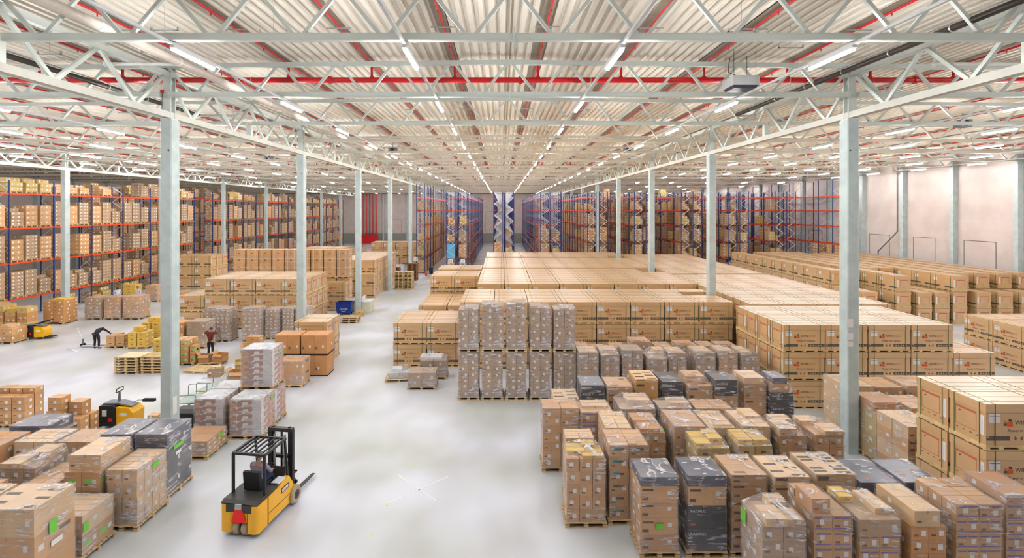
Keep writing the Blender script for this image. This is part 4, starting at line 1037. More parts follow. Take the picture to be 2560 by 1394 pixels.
pile('yellow pile beside the concrete column, far pallet', -22.9, 33.7, [(dx, dy, dz, .55, .42, .27) for dz in (0, .275, .55, .83) for dx in (-.3, .3) for dy in (-.22, .25)]+[(.1, .0, 1.11, .9, .45, .25)])
pile('yellow pile seen past the concrete column', -19.95+.0, 31.0-.6, [(dx, dy, dz, .55, .45, .28) for dz in (0, .285, .57) for dx in (-.3, .3) for dy in (-.24, .24)]+[(.2, .2, .86, .5, .42, .28)], style='yellow')
pile('small brown pile beside the bending picker', -24.05, 32.2, [(dx, dy, dz, .52, .42, .33) for dz in (0,) for dx in (-.32, .24) for dy in (-.24, .22)]+[(-.32, -.24, .335, .52, .42, .3), (.24, -.24, .335, .52, .42, .3), (-.3, .24, .335, .5, .4, .3)], style='marks', rz=.04)
pile('green-labelled cartons on the pallet by the concrete column', -17.75, 28.75, [(dx, dy, dz, .42, .5, .3) for dz in (0, .305, .61, .915) for dx in (-.36, .1) for dy in (-.26, .26)]+[(.52, -.2, .0, .3, .5, .45), (.52, -.2, .46, .3, .5, .45)], style='green', pal=1.1)
pile('brown cartons on the pallet behind the packing spot', -15.2, 31.2, [(-.1, 0, 0, .9, .8, .45), (.0, .0, .46, .8, .6, .3)], style='marks', pal=1.1)
pile('brown carton with a smaller one on top, before the orange cartons', -12.6, 29.4, [(0, 0, 0, 1.1, .9, .7), (.1, .1, .71, .55, .4, .25)], style='marks', pal=False)
# open boxes on a pallet beside the standing picker
o = link('pallet', pallet_mesh(1.25, .9), None, (-16.3, 28.6, 0), .1); tag(o, 'pallet of open cartons before the standing picker', 'pallet')
def open_carton(x, y, z, w_, d_, h_, rz, label, style='cardboard_orange'):
    t = thing('open_carton', label, 'carton', (x, y, z), rz); a, b = w_/2, d_/2
    mb = MB().box(-a, a, -b, b, 0, .01, style).box(-a, -a+.012, -b, b, 0, h_, style).box(a-.012, a, -b, b, 0, h_, style).box(-a, a, -b, -b+.012, 0, h_, style).box(-a, a, b-.012, b, 0, h_, style)
    obj('body', mb, t)
    for i, (p, q, wd) in enumerate((((-a, -b, h_), (-a-.14, -b, h_+.1), d_), ((a, -b, h_), (a+.15, -b, h_+.05), d_))):
        m2 = MB().add([(p[0], -b, p[2]), (q[0], -b, q[2]), (q[0], b, q[2]), (p[0], b, p[2]), (p[0], -b, p[2]+.008), (q[0], -b, q[2]+.008), (q[0], b, q[2]+.008), (p[0], b, p[2]+.008)], [(0, 1, 2, 3), (7, 6, 5, 4), (0, 4, 5, 1), (1, 5, 6, 2), (2, 6, 7, 3), (3, 7, 4, 0)], style); obj('flap', m2, t)
    m3 = MB().add([(-a, -b, h_), (a, -b, h_), (a, -b-.1, h_-.12), (-a, -b-.1, h_-.12), (-a, -b, h_-.008), (a, -b, h_-.008), (a, -b-.1, h_-.13), (-a, -b-.1, h_-.13)], [(0, 1, 2, 3), (7, 6, 5, 4), (0, 4, 5, 1), (2, 6, 7, 3)], style); obj('flap', m3, t)
    return t
open_carton(-16.65, 28.5, .146, .55, .42, .4, .1, 'open orange-brown carton at the outer end of the low pallet')
open_carton(-15.85, 28.6, .146, .55, .5, .42, -.15, 'open orange-brown carton with raised flaps, middle of the clutter')
open_carton(-14.75, 29.5, 0, .55, .6, .7, .2, 'large open orange-brown carton behind the low pallet')
open_carton(-14.1, 27.3, 0, .5, .5, .55, .5, 'tilted open olive carton beside the packet tower', 'cardboard_olive')
open_carton(-13.3, 25.6, 0, .9, .7, .55, .05, 'wide open carton behind the white-topped packets', 'cardboard')
open_carton(-13.7, 28.6, 0, .8, .6, .75, .3, 'open carton against the plain carton near the orange cartons', 'cardboard')
pile('flat yellow boxes behind the packet loads', -13.3, 23.9, [(-.35, -.1, 0, .9, .6, .2), (.5, .15, 0, .75, .6, .3), (.2, .3, .31, .5, .4, .08)], style='olive', pal=False)
t = thing('small_carton_load', 'low load of small printed boxes on a sheet between the pallets', 'carton', (-14.95, 26.4, 0), .15)
obj('sheet', MB().box(-.5, .45, -.35, .35, 0, .03, 'print_white'), t); link('carton', carton_mesh(.62, .55, .42, 'grey', 3), t, (0.05, 0, .03)); link('carton', carton_mesh(.5, .4, .1, 'pale', 2), t, (0.05, 0, .45), .2)
# pallet piles
def pallet_pile(label, x, y, n, w_=1.2, d_=.8, mat='wood', rz=0, board=False, z0=0):
    rr = random.Random(int(x*10)+n)
    for k in range(n):
        o = link('pallet', pallet_mesh(w_, d_, mat), None, (x+rr.uniform(-.02, .02), y+rr.uniform(-.02, .02), z0+k*.146), rz+rr.uniform(-.015, .015))
        tag(o, '%s empty pallet up, %s' % (ORD[k+1], label), 'pallet', label)
    if board: tag(obj('plywood_sheet', MB().box(-.6, .6, -.5, .5, 0, .02, 'plywood'), loc=(x+.1, y, z0+n*.146)), 'pale plywood sheet on top of the outer empty pallet pile', 'board')
pallet_pile('pile topped with plywood left of the column', -19.75, 27.2, 6, 1.2, 1.0, board=True)
pallet_pile('pile next to the plywood-topped one', -18.45, 27.3, 6, 1.2, 1.0)
pallet_pile('tall clean pile beside the wide aisle, near one', -11.25, 55.4, 13, .95, 1.1)
pallet_pile('tall clean pile beside the wide aisle, inner one', -10.25, 55.4, 13, .95, 1.1)
pallet_pile('dark pile beside the rack end, near one', -11.0, 62.2, 14, 1.2, 1.0, 'wood_dark')
pallet_pile('dark pile behind the column, by the far boxes', -13.1, 62.0, 11, 1.2, 1.0, 'wood_dark')
pallet_pile('low pile before the blue container', -11.7, 39.1, 3, 1.25, .9, rz=-.02)
o = link('pallet', pallet_mesh(1.25, 1.1, 'wood', 3), None, (-16.2, 27.35, 0), -.12); tag(o, 'single slatted pallet lying flat on the open floor', 'pallet')
# stacks along the picking lane
load('unwrapped deep brown stack with a label column, first of the lane row', -34.35, -32.8, 38.3, 39.6, 1.75, rows('orange', 6, 2, 2, .27), [(.3, .9, .2, .9, .12, 'yellow')], wrap=None)
for i, (x, z) in enumerate(((-32.55, 1.7), (-31.05, 1.72), (-29.6, 1.8))):
    load('film-wrapped brown stack in the lane row, %s after the unwrapped one' % ORD[i+1], x, x+1.3, 39.9, 41.2, z, rows(('grey', 'brown', 'brown')[i], 5, 2, 2), wrap='wrap_clear')
load('pallet of small labelled boxes at the picture edge behind the yellow truck', -32.6, -31.3, 32.7, 33.8, .95, rows('brown', 2, 2, 2, .35), [(.2, .7, .3, .9, .2, 'pale')], wrap=None)
for i in range(11):
    x, y = -38.9+.85*(i % 6)+.2*(i//6), 37.6+1.25*(i//6)
    if x > -35.3: x -= .5
    if (y > 38.5 and x > -37.0) or i == 5: continue
    z = [1.5, 1.2, 1.7, 1.3, 1.6, 1.35][i % 6]+.15*(i//6)
    load('upright olive cartons massed before the shelving, %s one' % ORD[i+1], x+.9, x+1.65, y-1.1, y-.2, z, [('olive', .4, 1, 1), ('orange', .5, 2, 1), ('olive', .3, 1, 1)], [(.1, .7, .1, .8, .2, 'yellow')] if i % 2 else [], wrap=None, name='carton_stack', cat='carton stack', pallet=None)
# packing table with red boxes, people behind
t = thing('packing_table', 'long grey folding table with trestle legs on the picking side', 'table', (-31.9, 44.6, 0))
obj('table_top', MB().box(-1.25, 1.25, -.45, .45, .82, .87, 'grey_plastic'), t)
for sx in (-1, 1):
    for sy in (-1, 1): obj('leg', MB().bar((sx*.5, sy*.35, .82), (sx*1.0, sy*.35, 0), .04, .04, 'black_metal').bar((sx*1.0, sy*.35, .82), (sx*.5, sy*.35, 0), .04, .04, 'black_metal'), t)
for i in range(3): tag(obj('red_box', MB().box(-.2, .2, -.16, .16, 0, .25, 'crate_red').box(-.08, .08, -.163, -.16, .08, .18, 'print_white'), loc=(-32.15+.45*i, 44.4, .872)), 'red carton on the packing table, %s of three' % ORD[i+1], 'carton')
load('brown low cartons beside the packing table', -30.4, -29.1, 46.6, 47.7, 1.0, rows('orange', 2, 2, 1, .4), wrap=None)
load('two-carton pallet behind the packing table', -33.2, -32.0, 47.6, 48.7, 1.5, rows('brown', 3, 1, 1, .4), wrap='wrap_clear')
load('olive cartons under the lowest beam by the packing table', -35.2, -34.0, 47.5, 48.5, 1.6, rows('yellow', 5, 1, 1, .3), wrap=None)
# mid-distance odds between block and far racks
for i, (x0, y0, z, st) in enumerate(((-27.5, 50, 1.4, 'brown'), (-26.0, 50.2, 1.1, 'grey'), (-24.6, 52, 1.3, 'brown'), (-29.2, 60, 1.6, 'brown'), (-27.8, 60, 1.5, 'grey'), (-19.5, 74, 1.6, 'orange'), (-17.9, 74, 1.3, 'grey'), (-16.2, 74, 1.6, 'brown'), (-15.8, 68, 1.5, 'grey'), (-14.2, 67, 1.3, 'white'), (-22, 88, 1.6, 'orange'), (-20.4, 88, 1.6, 'brown'), (-18.8, 88, 1.3, 'grey'), (-27.0, 86, 2.0, 'pale'), (-25.6, 86, 2.0, 'pale'), (-24.2, 86, 2.0, 'pale'))):
    load('mixed carton load standing in the far left field, %s by distance' % ORD[i+1], x0, x0+1.2, y0, y0+1.1, z, rows(st, 3, 2, 2, .4), wrap='wrap_clear' if i % 2 else None, group='odd loads in the far field')

# ================================================================ CONTAINER, DESK, CARTS
t = thing('waste_container', 'open dark blue wheeled waste container with white lettering beside a column', 'container', (-13.05, 42.1, 0))
a, b = .64, .45
mb = MB()
o1 = [(-a+.09, -b+.06), (a-.09, -b+.06), (a-.09, b-.06), (-a+.09, b-.06)]; o2 = [(-a, -b), (a, -b), (a, b), (-a, b)]
i1 = [(-a+.11, -b+.08), (a-.11, -b+.08), (a-.11, b-.08), (-a+.11, b-.08)]; i2 = [(-a+.03, -b+.03), (a-.03, -b+.03), (a-.03, b-.03), (-a+.03, b-.03)]
vs = [(x, y, .16) for x, y in o1]+[(x, y, 1.0) for x, y in o2]+[(x, y, .2) for x, y in i1]+[(x, y, 1.0) for x, y in i2]
fs = [(3, 2, 1, 0)]+[(k, (k+1) % 4, 4+(k+1) % 4, 4+k) for k in range(4)]+[(4+k, 4+(k+1) % 4, 12+(k+1) % 4, 12+k) for k in range(4)]+[(12+k, 12+(k+1) % 4, 8+(k+1) % 4, 8+k) for k in range(4)]+[(8, 9, 10, 11)]
mb.add(vs, fs, 'bin_blue'); obj('body', mb, t)
mb = MB()
for p, q in (((-a, -b), (a, -b)), ((a, -b), (a, b)), ((a, b), (-a, b)), ((-a, b), (-a, -b))): mb.tube([(p[0], p[1], 1.0), (q[0], q[1], 1.0)], .03, 'bin_blue', 8)
obj('rim', mb, t, smooth=50)
q = text_mb('renewi', .24, 'print_white', 0, 0); lt = MB().merge(q)
for s in (0, PI):
    pts = [(.22*math.cos(u), 0, .22*math.sin(u)) for u in [s+.5+i*.2 for i in range(11)]]
    lt.tube(pts, .012, 'print_white', 5); e = pts[-1]; lt.prism([(e[0]-.05, e[2]), (e[0]+.05, e[2]+.02), (e[0], e[2]-.07 if s == 0 else e[2]+.07)], -.006, .006, 'print_white', 'y')
o = obj('lettering', lt, t, loc=(.0, -b+.032, .52)); o.rotation_euler = (-.075, 0, 0)
for sx in (-1, 1):
    for sy in (-1, 1): obj('castor', MB().lathe((sx*.45-.02, sy*.3, .08), [(.08, 0), (.08, .04)], 'black_rubber', 12, 'x').box(sx*.45-.03, sx*.45+.03, sy*.3-.03, sy*.3+.03, .1, .18, 'galvanised'), t)
obj('lifting_bar', MB().tube([(a-.1, b+.03, .9), (a+.02, b+.03, .9), (a+.02, -b+.1, .9)], .02, 'black_metal', 6), t)
tag(obj('white_tray', MB().box(-.35, .35, -.2, .2, 0, .03, 'print_white').box(-.35, -.32, -.2, .2, .03, .14, 'print_white').box(.32, .35, -.2, .2, .03, .14, 'print_white').box(-.32, .32, .17, .2, .03, .14, 'print_white').box(-.32, .32, -.2, -.17, .03, .1, 'print_white').box(-.4, .4, -.25, .25, -.95, 0, 'cardboard_olive'), loc=(-12.95, 43.1, .95)), 'white shallow tray on a carton behind the blue container', 'tray')
t = thing('desk_cabinet', 'cream cabinet with papers on top standing against a column by the aisle', 'cabinet', (-11.45, 43.2, 0))
obj('body', MB().box(-.33, .33, -.8, .8, 0, .92, 'desk_white'), t); obj('top', MB().box(-.35, .35, -.82, .82, .92, .96, 'print_white'), t)
obj('door', MB().box(.33, .345, -.75, -.02, .08, .88, 'desk_white').box(.345, .355, -.1, -.06, .3, .55, 'print_purple'), t); obj('door', MB().box(.33, .345, .02, .75, .08, .88, 'desk_white'), t)
obj('back_board', MB().box(-.33, -.3, -.7, .3, .96, 1.35, 'print_white'), t)
for i, (dx, dy) in enumerate(((.05, -.4), (.1, .1), (-.05, .4))): tag(obj('paper_sheet', MB().box(-.12, .12, -.16, .16, 0, .01, 'paper_label'), loc=(-11.45+dx, 43.2+dy, .962), rz=.3*i), 'loose paper on the cream cabinet, %s from its near end' % ORD[i+1], 'paper')
for i in range(2): tag(link('carton', carton_mesh(.75-.05*i, .5, .19, 'olive', 3), None, (-11.65+.02*i, 41.4, .2*i)), 'flat olive carton in front of the cream cabinet, %s' % ['bottom one', 'top one'][i], 'carton')
t = thing('bucket', 'small orange bucket beside the rack end', 'bucket', (-10.0, 66.5, 0)); obj('body', MB().lathe((0, 0, 0), [(.13, 0), (.18, .36), (.16, .36), (.12, .03)], 'beam_orange', 14), t)
t = thing('waste_bin', 'black bin standing by the rack end at the wide aisle', 'bin', (-9.6, 68.2, 0)); obj('body', MB().box(-.25, .25, -.25, .25, .0, .8, 'bin_black', taper=.05), t); obj('lid', MB().box(-.27, .27, -.27, .27, .8, .86, 'bin_black'), t)
# wheelie bin near the first column
t = thing('wheelie_bin', 'black wheelie bin with domed lid beside the nearest concrete column', 'bin', (-12.2, 19.7, 0))
obj('body', MB().box(-.38, .38, -.36, .36, .12, .86, 'bin_black', taper=.06), t)
lid = MB().prism([(-.42, .86), (.42, .86), (.42, .9), (.25, .97), (-.2, 1.0), (-.42, .92)], -.4, .4, 'bin_black', 'x'); obj('lid', lid, t)
for s in (-1, 1): obj('wheel', MB().lathe((s*.36-.03, .3, .1), [(.1, 0), (.1, .06)], 'black_rubber', 14, 'x'), t)
obj('handle', MB().tube([(-.25, .4, .9), (-.25, .5, .95), (.25, .5, .95), (.25, .4, .9)], .018, 'black_metal', 6), t)
def cart(label, x, y, rz, h=1.15):
    t = thing('roll_cart', label, 'cart', (x, y, 0), rz)
    obj('platform', MB().box(-.4, .4, -.55, .55, .22, .27, 'cart_green').box(-.4, .4, -.55, .55, .75, .78, 'cart_green'), t)
    obj('handle', MB().tube([(-.36, .52, .27), (-.36, .55, h), (-.3, .56, h+.04), (.3, .56, h+.04), (.36, .55, h), (.36, .52, .27)], .018, 'cart_green', 8), t, smooth=50)
    obj('handle', MB().tube([(-.36, -.52, .27), (-.36, -.55, h-.1), (-.3, -.56, h-.06), (.3, -.56, h-.06), (.36, -.55, h-.1), (.36, -.52, .27)], .018, 'cart_green', 8), t, smooth=50)
    for sx in (-1, 1):
        for sy in (-1, 1): obj('castor', MB().lathe((sx*.33-.02, sy*.45, .08), [(.08, 0), (.08, .04)], 'black_rubber', 10, 'x').box(sx*.33-.03, sx*.33+.03, sy*.45-.03, sy*.45+.03, .12, .22, 'galvanised'), t)
cart('grey-green tubular hand cart next to the wheelie bin', -13.0, 21.2, .15)
cart('grey-green tubular hand cart behind the first one', -12.9, 22.55, -.1, 1.2)
# carton stacks on the near floor left
pile('stepped brown carton pile in the open, inner one', -16.45, 19.35, [(dx, dy, dz, .5, .42, .24) for dz in (0, .245, .49) for dx in (-.55, -.03, .5) for dy in (-.24, .22)]+[(dx, dy, .735+dz, .52, .42, .24) for dx, dy, dz in ((-.3, -.2, 0), (.28, .1, 0), (-.28, -.15, .245), (.28, .1, .245), (-.28, -.15, .49))], pal=1.0, style='brown')
pile('stepped brown carton pile at the picture edge', -19.7, 20.6, [(dx, dy, dz, .5, .42, .26) for dz in (0, .265, .53, .795) for dx in (-.5, .02, .54) for dy in (-.24, .22)]+[(dx, .22, 1.06, .5, .42, .2) for dx in (-.5, .02, .54)], pal=1.0, style='brown')
pile('small cartons behind the nearest concrete column', -13.65, 19.8, [(0, 0, 0, .7, .5, .3), (.0, 0, .305, .5, .45, .18), (.05, .05, .49, .4, .35, .2)], pal=False, style='pale')

# ================================================================ PALLET TRUCKS
def pallet_truck(label, x, y, rz, tiller_up=True):
    t = thing('pallet_truck', label, 'pallet truck', (x, y, 0), rz)   # drives along +x (forks along -x ... body at origin)
    obj('battery_box', MB().prism([(-.32, .12), (.32, .12), (.32, .82), (.2, .9), (-.32, .9)], -.36, .36, 'bin_black', 'y'), t)
    obj('motor_cover', MB().prism([(.33, .15), (.95, .15), (.98, .62), (.8, .8), (.33, .84)], -.33, .33, 'forklift_yellow', 'y'), t)
    obj('control_panel', MB().prism([(-.28, .9), (.3, .9), (.85, .82), (.85, .85), (.3, .97), (-.28, .95)], -.2, .2, 'grey_plastic', 'y'), t)
    obj('type_plate', MB().box(-.2, -.02, -.365, -.36, .5, .75, 'print_white').box(.05, .18, -.365, -.36, .3, .42, 'reflector_red').box(.45, .75, -.335, -.33, .5, .62, 'print_white'), t)
    if tiller_up:
        obj('tiller', MB().tube([(.2, 0, .9), (.22, 0, 1.35)], [.06, .035], 'grey_plastic', 8).tube([(.22, -.2, 1.36), (.24, -.17, 1.5), (.24, .17, 1.5), (.22, .2, 1.36), (.22, -.2, 1.36)], .018, 'black_rubber', 6), t, smooth=50)
    obj('arm_rest', MB().tube([(.5, .1, .82), (.9, .1, .98), (1.15, .1, .98)], .02, 'galvanised', 6).box(1.1, 1.55, .03, .17, .93, 1.03, 'black_rubber'), t)
    obj('driver_platform', MB().box(.95, 1.4, -.28, .28, .12, .16, 'black_rubber'), t)
    for s in (-1, 1): obj('fork', MB().box(-1.55, -.3, s*.2-.08, s*.2+.08, .06, .12, 'black_metal').lathe((-1.35, s*.2-.05, .045), [(.04, 0), (.04, .1)], 'black_rubber', 8, 'y'), t)
    for s in (-1, 1): obj('wheel', MB().lathe((.65, s*.28-.04, .11), [(.11, 0), (.11, .08)], 'black_rubber', 16, 'y').lathe((.65, s*.28-.045, .11), [(.05, 0), (.05, .09)], 'hub_dark', 10, 'y'), t)
    return t
pallet_truck('yellow and black electric pallet truck with upright tiller near the first column', -15.6, 20.4, 0)
tt = pallet_truck('yellow and black electric pallet truck by the film-wrapped lane row', -31.35, 34.2, .05, False)
obj('tiller', MB().tube([(.1, 0, .9), (.9, 0, 1.15), (1.3, 0, 1.25)], [.06, .05, .03], 'black_metal', 8), tt, smooth=50)
t = thing('hand_pallet_truck', 'white hand pallet truck beside the bending picker', 'pallet truck', (-26.45, 32.25, 0), 0)
for s in (-1, 1): obj('fork', MB().box(.1, 1.2, s*.2-.08, s*.2+.08, .04, .09, 'white_plastic'), t)
obj('pump', MB().tube([(0, 0, .05), (0, 0, .45)], .06, 'grey_plastic', 10), t, smooth=50); obj('handle', MB().tube([(0, 0, .4), (-.3, 0, 1.0), (-.33, .12, 1.1), (-.33, -.12, 1.1), (-.3, 0, 1.0)], .02, 'white_plastic', 6), t)
for s in (-1, 1): obj('wheel', MB().lathe((0, s*.09-.03, .09), [(.09, 0), (.09, .06)], 'black_rubber', 14, 'y'), t)
tag(obj('white_board', MB().box(-.6, .5, -.12, .12, 0, .03, 'print_white').box(-.62, -.5, -.14, .14, .0, .1, 'print_white'), loc=(-26.1, 31.2, .0), rz=-.5), 'white plastic strip lying on the floor beside the bending picker', 'strip')
# ================================================================ PEOPLE
def skin_mesh(name, chains, mat, parent, sub=2, loc=(0, 0, 0), label=None):
    """chains: lists of (x, y, z, r); a first point equal to an existing vertex joins there, so the body is one surface"""
    vs, es, rs = [], [], []
    def idx(p):
        for i, v in enumerate(vs):
            if (Vector(v)-Vector(p[:3])).length < 1e-4: return i
        vs.append(tuple(p[:3])); rs.append(p[3] if isinstance(p[3], tuple) else (p[3], p[3])); return len(vs)-1
    for ch in chains:
        ids = [idx(p) for p in ch]
        for a, b in zip(ids, ids[1:]): es.append((a, b))
    me = bpy.data.meshes.new(name); me.from_pydata(vs, es, [])
    o = bpy.data.objects.new(name, me); C.objects.link(o)
    md = o.modifiers.new('s', 'SKIN'); md.use_smooth_shade = True
    for i, sv in enumerate(me.skin_vertices[0].data): sv.radius = rs[i]; sv.use_root = (i == 0)
    ss = o.modifiers.new('u', 'SUBSURF'); ss.levels = sub; ss.render_levels = sub
    dg = bpy.context.evaluated_depsgraph_get(); m2 = bpy.data.meshes.new_from_object(o.evaluated_get(dg)); m2.name = name
    bpy.data.objects.remove(o); m2.materials.clear(); m2.materials.append(MATS[mat])
    m2.polygons.foreach_set('use_smooth', [True]*len(m2.polygons))
    return link(name, m2, parent, loc, label=label)
def hand(w, d, side, curl=.3):
    """five finger chains out of a palm; w wrist, d direction of the hand"""
    w = Vector(w); d = Vector(d).normalized(); up = Vector((0, 0, 1)) if abs(d.z) < .85 else Vector((0, 1, 0))
    s = d.cross(up).normalized()*side; n = s.cross(d).normalized()*side
    palm = w+d*.07; out = [[(*w, .024), (*palm, (.034, .016))]]
    for k, (off, L_) in enumerate(((-.03, .07), (-.01, .082), (.012, .078), (.032, .06))):
        b = palm+s*off*-1; m = b+d*L_*.55-n*curl*.02; e = m+d*L_*.45-n*curl*.05
        out.append([(*palm, (.034, .016)), (*(b+d*.012), .0095), (*m, .0088), (*e, .0075)])
    b = w+d*.03+s*.032; out.append([(*w, .024), (*b, .012), (*(b+d*.035+s*.018), .0095), (*(b+d*.06+s*.02-n*.01), .008)])
    return out
def person(label, J, shirt, trousers, hair, loc, rz, sleeves='long', shoe='black_rubber'):
    """J: joints. pelvis, chest, neck, head, and [L, R] for shoulder, elbow, wrist, hip, knee, ankle, toe; face = direction the face looks"""
    t = thing('person', label, 'person', loc, rz)
    P = {k: ([Vector(v) for v in J[k]] if isinstance(J[k][0], (tuple, list)) else Vector(J[k])) for k in J}
    face = P['face'].normalized(); nk, hd = P['neck'], P['head']; upv = (hd-nk).normalized()
    ch = [[(*P['pelvis'], (.09, .075)), (*P['belly'], (.085, .07)), (*P['chest'], (.095, .075)), (*nk, .05), (*(nk+(hd-nk)*.45), .052), (*(hd-upv*.05+face*.015), (.062, .07)), (*(hd+upv*.01), (.076, .09)), (*(hd+upv*.075-face*.005), (.06, .07))]]
    for i in (0, 1):
        sd = 1 if i else -1
        sh, el, wr = P['shoulder'][i], P['elbow'][i], P['wrist'][i]
        ch.append([(*P['chest'], (.095, .075)), (*sh, .05), (*((sh+el)/2), .047), (*el, .038), (*((el+wr)/2), .036), (*wr, .024)])
        hp, kn, an, to = P['hip'][i], P['knee'][i], P['ankle'][i], P['toe'][i]
        ch.append([(*P['pelvis'], (.09, .075)), (*hp, .07), (*((hp+kn)/2), .065), (*kn, .046), (*((kn+an)/2), .044), (*an, .032), (*to, .03)])
        d = P['hand'][i] if 'hand' in P else (wr-el)
        ch += hand(wr, d, sd)
    # face: nose, ears, brow and chin grow out of the head
    body = skin_mesh('body', ch, 'skin', t)
    side = face.cross(upv).normalized(); hc = hd+upv*.0
    mb = MB(); nb = hc+face*.085-upv*.01
    mb.tube([nb+upv*.03-face*.01, nb+face*.008, nb-upv*.022+face*.016, nb-upv*.03], [.006, .01, .014, .006], 'skin', 8)
    for s in (-1, 1):
        e = hc+side*s*.078; mb.ball(e, .028, 'skin', 8, (.5, .8, 1.1))
    o = obj('nose_and_ears', mb, t, smooth=70)
    mb = MB()
    for s in (-1, 1): mb.ball(hc+face*.082+side*s*.031+upv*.018, .011, 'print_white', 8).ball(hc+face*.091+side*s*.031+upv*.018, .0055, 'hair_dark', 6)
    mb.bar(hc+face*.084-side*.022-upv*.055, hc+face*.084+side*.022-upv*.055, .008, .008, 'print_red')
    obj('eyes_and_mouth', mb, t)
    # hair: an offset cap, open at the face
    mb = MB(); N = 14; vs = []; fs = []
    for a in range(N+1):
        th = PI*.62*a/N
        for b in range(20):
            ph = 2*PI*b/20; r = .108
            lift = max(0, math.cos(ph))
            thx = th*(1-.38*lift)
            q = hd+upv*.018+(upv*math.cos(thx)*1.05+(face*math.cos(ph)*.98+side*math.sin(ph)*.84)*math.sin(thx))*r
            vs.append(q)
    for a in range(N):
        for b in range(20): fs.append((a*20+b, a*20+(b+1) % 20, (a+1)*20+(b+1) % 20, (a+1)*20+b))
    mb.add(vs, fs, hair); obj('hair', mb, t, smooth=60)
    # clothing over the same skeleton
    pe, be, cs = P['pelvis'], P['belly'], P['chest']; low = pe+(pe-be)*.25
    c2 = [[(*low, (.16, .125)), (*be, (.15, .118)), (*cs, (.165, .122)), (*(nk-(nk-cs)*.12), (.075, .07))]]
    for i in (0, 1):
        sh, el, wr = P['shoulder'][i], P['elbow'][i], P['wrist'][i]
        c = [(*cs, (.165, .122)), (*sh, .075), (*((sh+el)/2), .062)]
        if sleeves == 'long': c += [(*el, .052), (*((el+wr)/2), .05), (*(wr-(wr-el)*.08), .038)]
        c2.append(c)
    skin_mesh('shirt', c2, shirt, t)
    c3 = [[(*(pe+(be-pe)*.15), (.15, .118)), (*pe, (.152, .12))]]
    for i in (0, 1):
        hp, kn, an = P['hip'][i], P['knee'][i], P['ankle'][i]
        c3.append([(*pe, (.152, .12)), (*hp, .1), (*((hp+kn)/2), .09), (*kn, .068), (*((kn+an)/2), .066), (*(an+(kn-an)*.06), .055)])
    skin_mesh('trousers', c3, trousers, t)
    for i in (0, 1):
        an, to = P['ankle'][i], P['toe'][i]; g = (to-an); g.z = 0; g = g.normalized() if g.length > 1e-4 else Vector((0, 1, 0))
        b0 = Vector((an.x, an.y, P['toe'][i].z-.03))
        skin_mesh('shoe', [[(*(b0+Vector((0, 0, .045))-g*.05), (.045, .042)), (*(b0+Vector((0, 0, .042))+g*.06), (.045, .036)), (*(b0+Vector((0, 0, .035))+g*.17), (.042, .028))]], shoe, t)
    return t
def stand(hunch=0):
    return dict(pelvis=(0, 0, .95), belly=(0, .01, 1.12), chest=(0, 0, 1.34), neck=(0, 0, 1.5), head=(0, .03, 1.64), face=(0, 1, -.1),
                shoulder=[(-.19, 0, 1.42), (.19, 0, 1.42)], elbow=[(-.26, -.02, 1.14), (.26, -.02, 1.14)], wrist=[(-.25, .16, .94), (.25, .16, .94)],
                hip=[(-.1, 0, .9), (.1, 0, .9)], knee=[(-.11, .03, .5), (.11, .03, .5)], ankle=[(-.12, 0, .09), (.12, 0, .09)], toe=[(-.13, .14, .03), (.13, .14, .03)])
# bending picker in black, seen from behind
J = stand(); J.update(pelvis=(0, -.12, .92), belly=(-.02, .03, 1.02), chest=(-.1, .24, 1.12), neck=(-.22, .36, 1.1), head=(-.32, .44, 1.04), face=(-.5, .3, -1),
                      shoulder=[(-.27, .27, 1.07), (.1, .33, 1.12)], elbow=[(-.4, .33, .84), (.33, .4, .95)], wrist=[(-.46, .38, .62), (.5, .48, .76)], hand=[(-.1, .2, -1), (.5, .2, -.6)],
                      hip=[(-.12, -.1, .88), (.12, -.1, .88)], knee=[(-.13, -.03, .48), (.13, -.03, .48)], ankle=[(-.14, -.06, .09), (.15, -.06, .09)], toe=[(-.18, .08, .03), (.18, .08, .03)])
person('person in black bending over a low pallet of cartons, arm reaching out', J, 'cloth_black', 'cloth_black', 'hair_dark', (-25.15, 31.75, 0), -.1)
# standing picker holding the head, seen from behind
J = stand(); J.update(neck=(0, .02, 1.48), head=(0, .07, 1.6), face=(0, 1, -.5), shoulder=[(-.2, 0, 1.42), (.2, 0, 1.42)], elbow=[(-.37, .06, 1.36), (.37, .06, 1.36)], wrist=[(-.17, .12, 1.55), (.17, .12, 1.55)], hand=[(.6, 0, .5), (-.6, 0, .5)])
person('person in dark red top and black trousers holding their head with both hands', J, 'cloth_red', 'cloth_black', 'hair_dark', (-17.1, 29.8, 0), 0)
J = stand(); J.update(wrist=[(-.2, .3, 1.0), (.2, .3, 1.0)])
person('person in a white top working behind the packing table', J, 'cloth_white', 'cloth_grey', 'hair_dark', (-32.35, 45.5, 0), PI)
J = stand(); J.update(head=(0, .1, 1.6), face=(0, 1, -.8), wrist=[(-.18, .3, 1.05), (.18, .3, 1.05)])
person('person with dark hair and pale top at the outer end of the packing table', J, 'cloth_white', 'cloth_navy', 'hair_dark', (-34.0, 45.3, 0), -2.4)
person('person in turquoise top standing beside the nearest concrete column', stand(), 'cloth_teal', 'cloth_navy', 'hair_dark', (-32.0, 50.2, 0), .4)

